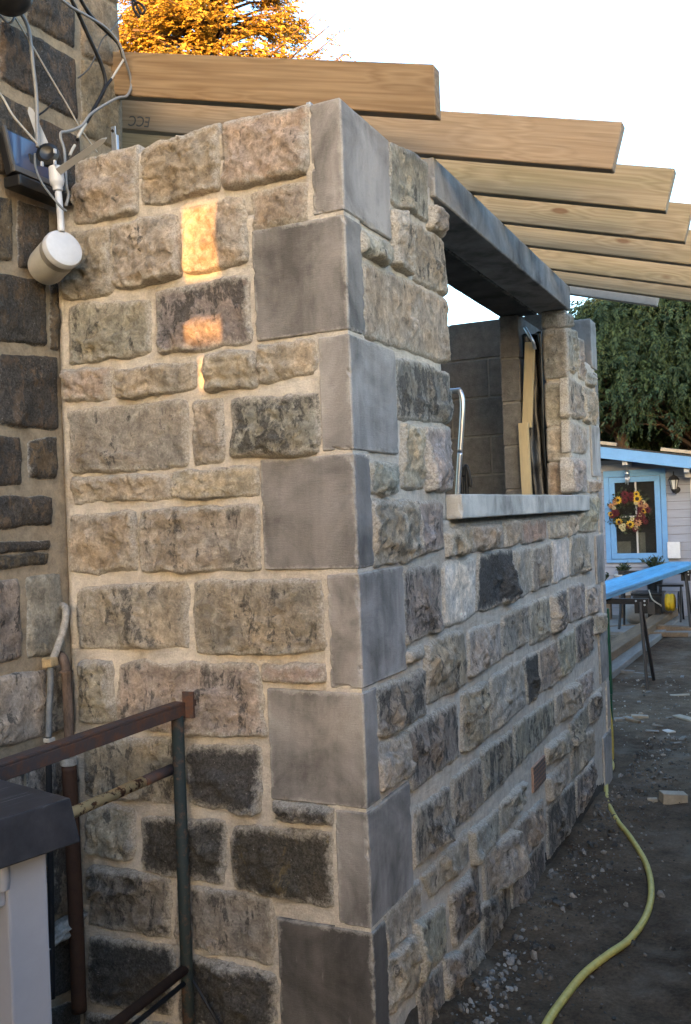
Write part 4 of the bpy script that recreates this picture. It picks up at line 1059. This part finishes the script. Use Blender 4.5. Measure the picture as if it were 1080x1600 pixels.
# window
wx0, wx1 = S(945, 800, .03).x, S(1042, 800, .03).x; wz1, wz0 = S(990, 734, .03).z, S(990, 879, .03).z
wn = box('window', (wx0, SY-.030, wz1-.09), (wx1, SY-.004, wz1), 'blue_trim', sh, .002)
box('frame', (wx0, SY-.030, wz0), (wx1, SY-.004, wz0+.05), 'blue_trim', wn, .002)
box('frame', (wx0, SY-.0298, wz0+.0505), (wx0+.07, SY-.004, wz1-.0905), 'blue_trim', wn, .002)
box('frame', (wx1-.07, SY-.0298, wz0+.0505), (wx1, SY-.004, wz1-.0905), 'blue_trim', wn, .002)
ix0, ix1, iz0, iz1 = wx0+.075, wx1-.075, wz0+.055, wz1-.095
for nm, lo, hi in (('casement', (ix0, SY-.045, iz0), (ix1, SY-.006, iz0+.075)), ('casement', (ix0, SY-.045, iz1-.075), (ix1, SY-.006, iz1)),
                   ('casement', (ix0, SY-.0448, iz0+.0755), (ix0+.075, SY-.006, iz1-.0755)), ('casement', (ix1-.075, SY-.0448, iz0+.0755), (ix1, SY-.006, iz1-.0755))):
    box(nm, lo, hi, 'blue_trim', wn, .003)
box('pane', (ix0+.07, SY-.024, iz0+.07), (ix1-.07, SY-.020, iz1-.07), 'window_glass', wn)
mxm = (ix0+ix1)/2+.015
box('glazing_bar', (mxm-.012, SY-.040, iz0+.07), (mxm+.012, SY-.026, iz1-.07), 'grey_plastic', wn, .002)
zc = S(985, 807, .03).z
box('glazing_bar', (ix0+.13, SY-.0385, zc-.010), (ix1-.20, SY-.0265, zc+.010), 'grey_plastic', wn, .002)
box('room_backing', (ix0+.06, SY-.012, iz0+.06), (ix1-.06, SY-.008, iz1-.06), 'dark_room', wn)
box('curtain', (ix0+.075, SY-.0165, iz0+.075), (ix0+.26, SY-.0125, iz0+.24), 'curtain', wn)
box('curtain', (ix0+.34, SY-.0165, iz0+.075), (ix0+.46, SY-.0125, iz0+.36), 'curtain', wn)
# wreath
wc = S(982, 797, .06); wr_ = thing('flower_wreath', 'round wreath of sunflowers and dark red flowers on shed window', 'wreath')
rnd = random.Random(3); RW = .205
bms = []
for i in range(420):
    a = rnd.uniform(0, 6.283); rr = RW+rnd.gauss(0, .05); p = wc+Vector((rr*math.cos(a), rnd.uniform(-.05, .02), rr*math.sin(a)))
    b = bmesh.new(); l = rnd.uniform(.03, .07); w_ = l*.3
    vv = [b.verts.new(q) for q in ((0, 0, 0), (l*.5, w_, .004), (l, 0, 0), (l*.5, -w_, .004))]; b.faces.new(vv)
    b.transform(Matrix.Translation(p) @ Matrix.Rotation(rnd.uniform(0, 6.28), 4, 'Y') @ Matrix.Rotation(rnd.uniform(0, 6.28), 4, 'X')); bms.append(b)
from_bm('leaves', merge(bms), 'leaf_dark', wr_)
def flower(a, rr, size, mat, centre=True, name='flower', lay=2):
    p = wc+Vector((rr*math.cos(a), -.055, rr*math.sin(a))); bms = []
    for q in range(lay):
        for k in range(11):
            b = bmesh.new(); an = 6.283*k/11+q*.3; l = size*(1-.25*q)
            vv = [b.verts.new(c) for c in ((size*.15, 0, 0), (l*.6, -.012-.006*q, l*.2), (l, -.006, 0), (l*.6, -.012-.006*q, -l*.2))]; b.faces.new(vv)
            b.transform(Matrix.Translation(p) @ Matrix.Rotation(an, 4, 'Y')); bms.append(b)
    f = from_bm(name, merge(bms), mat, wr_)
    if centre: lathe('centre', [(.0005, .012), (size*.28, .010), (size*.36, 0)], 'flower_centre', f, 14, axisM(p+Vector((0, -.012, 0)), (0, -1, 0)))
for a, rr, s_ in ((.85, .20, .075), (1.05, .25, .05), (2.3, .19, .06), (4.05, .20, .055), (4.85, .20, .065), (-.1, .21, .05), (3.35, .235, .045)): flower(a, rr, s_, 'petal_yellow')
for a, rr, s_ in ((.45, .19, .055), (2.55, .20, .045), (2.85, .23, .045), (.2, .24, .05), (5.35, .22, .06)): flower(a, rr, s_, 'petal_orange', False, 'flower', 3)
for i in range(22): flower(rnd.uniform(0, 6.28), RW+rnd.gauss(0, .035), rnd.uniform(.04, .06), 'petal_red', False, 'flower', 3)
for i in range(9): flower(rnd.uniform(0, 6.28), RW+rnd.gauss(0, .045), rnd.uniform(.03, .042), 'petal_cream', False, 'flower', 2)
# lantern
ln = thing('wall_lantern', 'black metal lantern on pale boards right of the shed window', 'lantern')
lc = S(1053, 756, .14); pl = S(1058, 772, .02)
lathe('roof', [(.078, .052), (.070, .066), (.045, .10), (.014, .118), (.008, .125), (.006, .165), (.0005, .17)], 'iron_black', ln, 6, Matrix.Translation(lc), False)
lathe('glass', [(.030, -.07), (.048, .03), (.055, .05)], 'lamp_glass', ln, 6, Matrix.Translation(lc), False)
for k in range(6):
    a = 6.283*k/6
    bar('rib', lc+Vector((.034*math.cos(a), .034*math.sin(a), -.075)), lc+Vector((.063*math.cos(a), .063*math.sin(a), .052)), .008, .008, 'iron_black', ln, 0)
lathe('base', [(.0005, -.125), (.02, -.12), (.03, -.10), (.042, -.075), (.036, -.070)], 'iron_black', ln, 12, Matrix.Translation(lc))
tube('arm', [lc+Vector((0, 0, -.11)), lc+Vector((.02, .06, -.13)), Vector((pl.x, SY-.006, lc.z-.08))], .009, 'iron_black', ln)
lathe('wall_plate', [(.0005, .012), (.035, .010), (.045, 0)], 'iron_black', ln, 20, axisM((pl.x, SY-.004, lc.z-.08), (0, -1, 0)))
# wind chime
wch = thing('wind_chime', 'silver wind chime hanging in front of the shed window', 'wind chime')
cc = S(980, 738, .12)
lathe('top_disc', [(.0005, .02), (.02, .018), (.034, 0), (.034, -.016), (.0005, -.018)], 'bright_tube', wch, 20, Matrix.Translation(cc))
for k in range(4):
    a = 6.283*k/4+.4; tube('chime_tube', [cc+Vector((.022*math.cos(a), .022*math.sin(a), -.03)), cc+Vector((.024*math.cos(a), .024*math.sin(a), -.13-.015*k))], .0085, 'bright_tube', wch, 10, False)
tube('cord', [cc+Vector((0, 0, .018)), cc+Vector((0, .0, .25))], .002, 'white_wire', wch, 6, False)
bx_ = S(1054, 767+95, .05)
eb = box('meter_box', (S(1044, 862).x, SY-.075, S(1050, 872).z), (S(1064, 862).x, SY-.004, S(1050, 850).z+.03), 'white_enamel', None, .006)
eb['label'] = 'small white junction box at bottom of the shed wall'; eb['category'] = 'box'
for x, y, l, lab in ((938, 690, .45, 'pale timber offcut lying on the shed roof by the trunk'), (1062, 703, .7, 'pale board lying along the top of shed roof')):
    e = S(x, y-4, .2); o = bar('roof_board', (e.x-.25, SY-.1, e.z-.004), (e.x-.25+l, SY-.1, e.z-.004+dsl*l), .10, .045, 'pale_timber'); tag(o, lab, 'board')
# cable reel and black crates in front of the shed
rc_ = thing('cable_reel', 'black cable reel stand wound with yellow cable by the shed', 'cable reel')
q = B(1048, 939, 1, 10.9)
ztb = -.215
lathe('drum', [(.07, -.07), (.105, -.06), (.118, -.03), (.105, -.01), (.118, .02), (.105, .05), (.07, .06)], 'yellow_cable', rc_, 28, axisM((q.x, 10.9, ztb+.24), (1, 0, 0)))
for sx in (-.11, .10):
    lathe('flange', [(.0005, 0), (.15, 0), (.15, .012), (.0005, .012)], 'black_plastic', rc_, 28, axisM((q.x+sx, 10.9, ztb+.24), (1, 0, 0)))
    for sy in (-1, 1): bar('leg', (q.x+sx*1.35, 10.9+sy*.18, ztb), (q.x+sx*1.35, 10.9, ztb+.46), .025, .025, 'black_plastic', rc_)
bar('handle', (q.x-.17, 10.9, ztb+.46), (q.x+.17, 10.9, ztb+.46), .03, .03, 'black_plastic', rc_)
tbx = thing('tool_crate', 'black plastic tool crate behind the trestle near cable reel', 'crate')
q2 = B(1016, 935, 1, 10.95)
box('crate_body', (q2.x-.20, 10.75, ztb), (q2.x+.16, 11.15, ztb+.34), 'black_plastic', tbx, .02)
box('rim', (q2.x-.215, 10.735, ztb+.3405), (q2.x+.175, 11.165, ztb+.375), 'black_plastic', tbx, .006)
box('label_panel', (q2.x-.12, 10.745, ztb+.10), (q2.x+.08, 10.7495, ztb+.26), 'dark_grey_cable', tbx)
tag(tube('loose_cable', [(q2.x+.02, 10.72, ztb+.42), (q2.x+.06, 10.70, ztb+.30), (q2.x+.16, 10.72, ztb+.22), (q.x-.12, 10.8, ztb+.2)], .009, 'white_wire'), 'pale cable drooping between black crate and reel', 'cable')
# bag of cement
bm = bmesh.new(); bmesh.ops.create_icosphere(bm, subdivisions=3, radius=1); q3 = B(993, 936, 1, 10.6)
for v in bm.verts:
    v.co = Vector((math.copysign(abs(v.co.x)**.6, v.co.x)*.14, math.copysign(abs(v.co.y)**.6, v.co.y)*.18, math.copysign(abs(v.co.z)**.7, v.co.z)*.16)); v.co += Vector((fr(v.co, 9, 3, 1), fr(v.co, 9, 3, 2), fr(v.co, 9, 3, 3)))*.02
bm.transform(Matrix.Translation((q3.x, 10.6, ztb+.15))); tag(from_bm('rubble_sack', bm, 'petal_orange' if 0 else 'paving', None, True), 'grey rubble sack slumped on paving under blue boards', 'sack')
# pots with plants in front of the window
def plant(x, y, yp, label, potmat, n, hgt, seed):
    T = thing('potted_plant', label, 'plant', 'potted plants by the shed'); p = B(x, y, 1, yp); rnd = random.Random(seed)
    zp = p.z; lathe('pot', [(.0005, zp-.32), (.09, zp-.32), (.12, zp-.06), (.13, zp-.05), (.12, zp-.03), (.0005, zp-.05)], potmat, T, 20, Matrix.Translation((p.x, yp, 0)))
    V, F = [], []
    for i in range(n):
        a = rnd.uniform(0, 6.28); l = rnd.uniform(.5, 1)*hgt; d = Vector((math.cos(a)*rnd.uniform(.2, 1.1), math.sin(a)*rnd.uniform(.2, 1), 1)).normalized()
        P = [Vector((p.x, yp, zp-.05)), Vector((p.x, yp, zp-.05))+d*l*.5+Vector((0, 0, .02)), Vector((p.x, yp, zp-.05))+d*l]
        v_, f_ = tube_vf(P, .004, 4); o0 = len(V); V += v_; F += [tuple(o0+k for k in f) for f in f_]
        for k in range(5):
            c = P[1].lerp(P[2], rnd.random()); s_ = rnd.uniform(.015, .035); o0 = len(V); t1 = Vector((rnd.uniform(-1, 1), rnd.uniform(-1, 1), rnd.uniform(-.4, 1)))*s_; t2 = Vector((rnd.uniform(-1, 1), rnd.uniform(-1, 1), rnd.uniform(-1, 1)))*s_*.5
            V += [c, c+t1*.6+t2, c+t1*1.6, c+t1*.6-t2]; F.append((o0, o0+1, o0+2, o0+3))
    pyd('stems', V, F, 'leaf_dark', T)
    zb_ = ztb; box('stand', (p.x-.07, yp-.07, zb_), (p.x+.07, yp+.07, zp-.325), 'old_timber', T)
plant(1022, 888, 11.2, 'twiggy dark plant in pot below right part of shed window', 'black_plastic', 40, .26, 1)
plant(975, 893, 11.2, 'low dark green plant in pot below left part of window', 'chalk', 45, .18, 2)
plant(945, 905, 11.0, 'plant in black pot half hidden by far wall corner', 'black_plastic', 25, .15, 3)

# ------------------------------------------------------------------ trees
def spray(V, F, Sh, base, d, length, droop, n, leaf, rnd, wid=.22):
    p = Vector(base); d = Vector(d).normalized(); step = length/n; side = d.cross(Vector((0, 0, 1)))
    if side.length < .1: side = Vector((1, 0, 0))
    side.normalize(); sh = rnd.random()
    for i in range(n):
        d = (d+Vector((0, 0, -droop/n))+Vector((rnd.uniform(-1, 1), rnd.uniform(-1, 1), rnd.uniform(-1, 1)))*.10).normalized(); q = p+d*step
        t = i/n; w_ = wid*length*(1-.75*t)
        for sg in (-1, 1):
            for m_ in range(2):
                e = (d*.8+side*sg*rnd.uniform(.5, 1.1)+Vector((0, 0, -droop*.35+rnd.uniform(-.3, .3)))).normalized()*w_*rnd.uniform(.7, 1.25)
                wv = e.cross(Vector((rnd.uniform(-1, 1), rnd.uniform(-1, 1), rnd.uniform(-1, 1)))).normalized()*leaf
                b0 = p.lerp(q, rnd.random()); o0 = len(V)
                V += [b0, b0+e*.5+wv, b0+e, b0+e*.5-wv]; F.append((o0, o0+1, o0+2, o0+3)); Sh += [min(1, max(0, sh*.8+rnd.uniform(0, .2)))]*4
        p = q
def crown(name, sprays, mat, parent):
    V, F, Sh = [], [], []
    for a in sprays: spray(V, F, Sh, *a)
    me = bpy.data.meshes.new(name); me.from_pydata([tuple(v) for v in V], [], F); me.update()
    at = me.attributes.new('shade', 'FLOAT', 'POINT'); at.data.foreach_set('value', Sh)
    return link(name, me, mat, parent)
def trunk(name, P, r0_, r1_, parent): return tube(name, P, lambda t: r0_+(r1_-r0_)*t, 'trunk_bark', parent, 14)
# drooping cypress behind the shed
ty = 14.6
def cypress(px_trunk, ty, cx_off, h, rad, seed, label, n, zlow):
    T = thing('cypress_tree', label, 'tree', 'conifers behind the shed'); b = B(px_trunk, 690, 1, ty); rnd = random.Random(seed)
    trunk('trunk', [(b.x, ty, -.4), (b.x+.05, ty, 2.0), (b.x-.05, ty+.05, h*.6), (b.x, ty, h*.95)], .17, .03, T)
    br = []; sp = []
    for i in range(n):
        t = rnd.random()**.8; z = zlow+(h-zlow)*t; a = rnd.uniform(0, 6.283); R_ = rad*(1-t)**.65*rnd.uniform(.55, 1.05)+.12
        base = Vector((b.x+math.cos(a)*R_*.9, ty+math.sin(a)*R_*.9, z+rnd.uniform(-.15, .25)+R_*.10))
        sp.append((base, (math.cos(a), math.sin(a), rnd.uniform(-.1, .6)), rnd.uniform(.35, .75), rnd.uniform(1.2, 2.6), 9, .011, rnd, .22))
        if i % 9 == 0:
            br.append(tube_vf([Vector((b.x, ty, z-.3)), Vector((b.x, ty, z-.2)).lerp(base, .5)+Vector((0, 0, .15)), base], lambda t: .03-.022*t, 5))
    V, F = [], []
    for v_, f_ in br: o0 = len(V); V += v_; F += [tuple(o0+k for k in f) for f in f_]
    pyd('limbs', V, F, 'trunk_bark', T, True); crown('crown', sp, 'cypress_leaf', T)
cypress(970, 14.6, 0, 4.75, 1.75, 21, 'drooping dark green conifer with bare trunk behind the shed', 2300, 2.7)
cypress(1085, 15.0, 0, 5.5, 2.2, 22, 'taller dark conifer with sunlit tip behind the shed', 2600, 2.45)
cypress(1180, 16.0, 0, 6.2, 2.4, 23, 'broad dark conifer beyond the taller tree', 1600, 2.2)
cypress(905, 16.4, 0, 4.0, 1.8, 24, 'low dark conifer partly hidden behind far wall corner', 1400, 1.6)
cypress(1020, 16.9, 0, 3.9, 2.3, 25, 'shaded bushy conifer filling gap in front of dark fence', 2000, .6)
fn = thing('timber_fence', 'dark timber boundary fence in the shade under conifers', 'fence')
for i in range(70): box('board', (-5+i*.2, 17.4, -.4), (-5+i*.2+.19, 17.43, 3.3+.03*math.sin(i*3.7)), 'iron_black' if 0 else 'old_timber', fn)
for i in range(7): box('post', (-5+i*2.2, 17.435, -.4), (-5+i*2.2+.1, 17.53, 3.4), 'old_timber', fn)
bh = thing('bird_box', 'small pale wooden bird box on the conifer trunk', 'bird box'); bp = B(966, 557, 1, 14.1)
V = [(bp.x+a*.09, 14.0+b*.09, bp.z+c) for c in (-.13, .05) for b in (-1, 1) for a in (-1, 1)]+[(bp.x, 13.91, bp.z+.15), (bp.x, 14.09, bp.z+.15)]
pyd('box', V, [(0, 1, 5, 4), (1, 3, 7, 5), (3, 2, 6, 7), (2, 0, 4, 6), (0, 2, 3, 1), (4, 5, 8), (7, 6, 9), (5, 7, 9, 8), (6, 4, 8, 9)], 'birdhouse_wood', bh)
lathe('hole', [(.0005, .002), (.03, .002), (.03, 0)], 'black_plastic', bh, 14, axisM((bp.x, 13.909, bp.z+.0), (0, -1, 0)))
tube('hanger', [(bp.x, 14.0, bp.z+.15), (bp.x, 14.05, bp.z+.5)], .004, 'iron_black', bh, 6, False)
# big conifer lit by the low sun
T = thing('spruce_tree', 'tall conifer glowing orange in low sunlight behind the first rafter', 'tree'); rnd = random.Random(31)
tx, tyy = -11.6, 18.0
trunk('trunk', [(tx, tyy, -.4), (tx+.1, tyy, 5), (tx, tyy, 10), (tx+.1, tyy, 19)], .42, .05, T)
sp = []; V, F = [], []
for i in range(720):
    t = rnd.random(); z = 8.2+10.2*t**1.1; a = rnd.uniform(math.pi*.85, math.pi*2.15); R_ = 4.1*(1-t)**.6*(.45+.55*rnd.random()**.5)
    tip = Vector((tx+math.cos(a)*R_, tyy+math.sin(a)*R_, z)); root = Vector((tx, tyy, z+R_*.12))
    d = Vector((math.cos(a), math.sin(a), rnd.uniform(-.25, .15)))
    v_, f_ = tube_vf([root, root.lerp(tip, .6)+Vector((0, 0, .12)), tip], lambda t: .05-.04*t, 5); o0 = len(V); V += v_; F += [tuple(o0+k for k in f) for f in f_]
    perp = Vector((-math.sin(a), math.cos(a), 0)); cl_ = rnd.uniform(.5, 1.0)
    for k in range(24):
        q = rnd.random(); base = root.lerp(tip, 1-.42*q)+perp*rnd.gauss(0, .17)*(.5+q)*cl_+Vector((0, 0, rnd.gauss(-.06, .10)))
        e = (d+perp*rnd.uniform(-.8, .8)+Vector((0, 0, rnd.uniform(-.35, .25)))).normalized()
        sp.append((base, e, rnd.uniform(.22, .50)*cl_+.1, rnd.uniform(.2, 1.1), 4, .020, rnd, .32))
for (px_, py_, l) in ((528, 92, 1.1), (520, 60, 1.0), (505, 75, 1.0), (515, 40, .8), (495, 20, .9), (540, 84, .8)):
    e = B(px_, py_, 1, 16.0); d = (e-Vector((tx, 16.6, e.z-.6))).normalized()
    for k in range(9): sp.append((e-d*l*rnd.uniform(0, 1.3)+Vector((rnd.uniform(-.1, .1), 0, rnd.uniform(-.3, .1))), d+Vector((0, rnd.uniform(-.4, .4), rnd.uniform(-.5, .3))), rnd.uniform(.3, .6), rnd.uniform(.2, 1), 7, .013, rnd, .26))
    v_, f_ = tube_vf([Vector((tx, tyy, e.z-.7)), Vector((tx, tyy, e.z-.4)).lerp(e, .6), e], lambda t: .05-.04*t, 5); o0 = len(V); V += v_; F += [tuple(o0+k for k in f) for f in f_]
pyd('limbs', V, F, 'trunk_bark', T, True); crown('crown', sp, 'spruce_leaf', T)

# ------------------------------------------------------------------ out of view: blockers added to shape the low sun and sky light
hat = Vector((sdir.x, sdir.y, 0)).normalized(); per = Vector((-hat.y, hat.x, 0))
te = math.tan(SUN_EL)
ctr = Vector((-.45, 0, 0))+hat*42
for i, (a, b_, hh) in enumerate(((-8.5, -.07, 9.6), (.07, 9.5, 9.6))):  # unseen houses added to block the low sun, parted by a narrow gap
    Hs = thing('sun_blocker_house', ('unseen gabled brick house added west of a narrow gap to block low sun', 'unseen gabled brick house added east of a narrow gap to block low sun')[i], 'house', 'unseen houses added as sun blockers')
    Mh = Matrix(((per.x, hat.x, 0, ctr.x), (per.y, hat.y, 0, ctr.y), (0, 0, 1, -.5), (0, 0, 0, 1)))
    box('wall', (a, 0, 0), (b_, 9, hh-2.4), 'brick_shade', Hs, 0, Mh)
    pyd('roof', [Mh @ Vector(v) for v in ((a, -.3, hh-2.39), (b_, -.3, hh-2.39), (b_, 9.3, hh-2.39), (a, 9.3, hh-2.39), (a, 4.5, hh+1.1), (b_, 4.5, hh+1.1))], [(0, 1, 5, 4), (2, 3, 4, 5), (1, 2, 5), (3, 0, 4), (3, 2, 1, 0)], 'slate', Hs)
    for k in range(2): box('window', (a+1.5+k*3.6, -.04, 2), (a+2.7+k*3.6, -.005, 3.8), 'solar_glass', Hs, 0, Mh)
sf = thing('shade_fence', 'unseen dark stained timber fence added to shade lower wall and soil', 'fence')  # unseen fence added to darken the lower wall and ground
for i in range(60): box('board', (2.00, -3+i*.2, -.3), (2.025, -3+i*.2+.19, 1.95+.02*math.sin(i*2.3)), 'stained_timber', sf)
for i in range(6): box('post', (2.0255, -3+i*2.2, -.3), (2.12, -3+i*2.2+.1, 2.0), 'stained_timber', sf)
# unseen board screen added, its gaps shaped to leave the orange sun patches
hd = thing('sun_mask_screen', 'tall unseen screen of rough boards added to cut sunlight into patches', 'screen')
def back_on(p, yv): k = (yv-p.y)/sdir.y; return p+sdir*k
SYV = -4.2
def hole(pts): P = [back_on(B(x, y, 1, -.02), SYV) for x, y in pts]; return min(p.x for p in P), max(p.x for p in P), min(p.z for p in P), max(p.z for p in P)
h1 = hole(((280, 322), (333, 312), (330, 424), (284, 428))); h2 = hole(((274, 492), (312, 490), (312, 544), (276, 545)))
def bd(x0, x1, z0, z1): box('board', (x0+.001, SYV-.012, z0), (x1-.001, SYV+.012, z1), 'pale_timber', hd)
top = 3.4
x = h1[0]
for k in range(3): bd(x-.17, x, -.14, top); x -= .17
x = h1[1]
for k in range(3): bd(x, x+.17, -.14, top); x += .17
bd(h1[0], h1[1], h1[3], top); bd(h1[0], h1[1], h2[3]-.022, h1[2]); h3 = hole(((302, 556), (318, 553), (318, 606), (303, 610)))
bd(h1[0], h1[1], h3[3]-.01, h2[2]+.022); bd(h1[0], h1[1], -.14, h3[2]+.01)
bd(h1[0], h3[0]+.007, h3[2]+.01, h3[3]-.01); bd(h3[1]-.007, h1[1], h3[2]+.01, h3[3]-.01)
bd(h1[0]-.03, h2[0]+.012, h2[2]-.05, h2[3]+.05) if 0 else None
for zz in (.4, 2.9): box('rail', (h1[0]-.51, SYV-.06, zz), (h1[1]+.51, SYV-.0125, zz+.08), 'old_timber', hd)
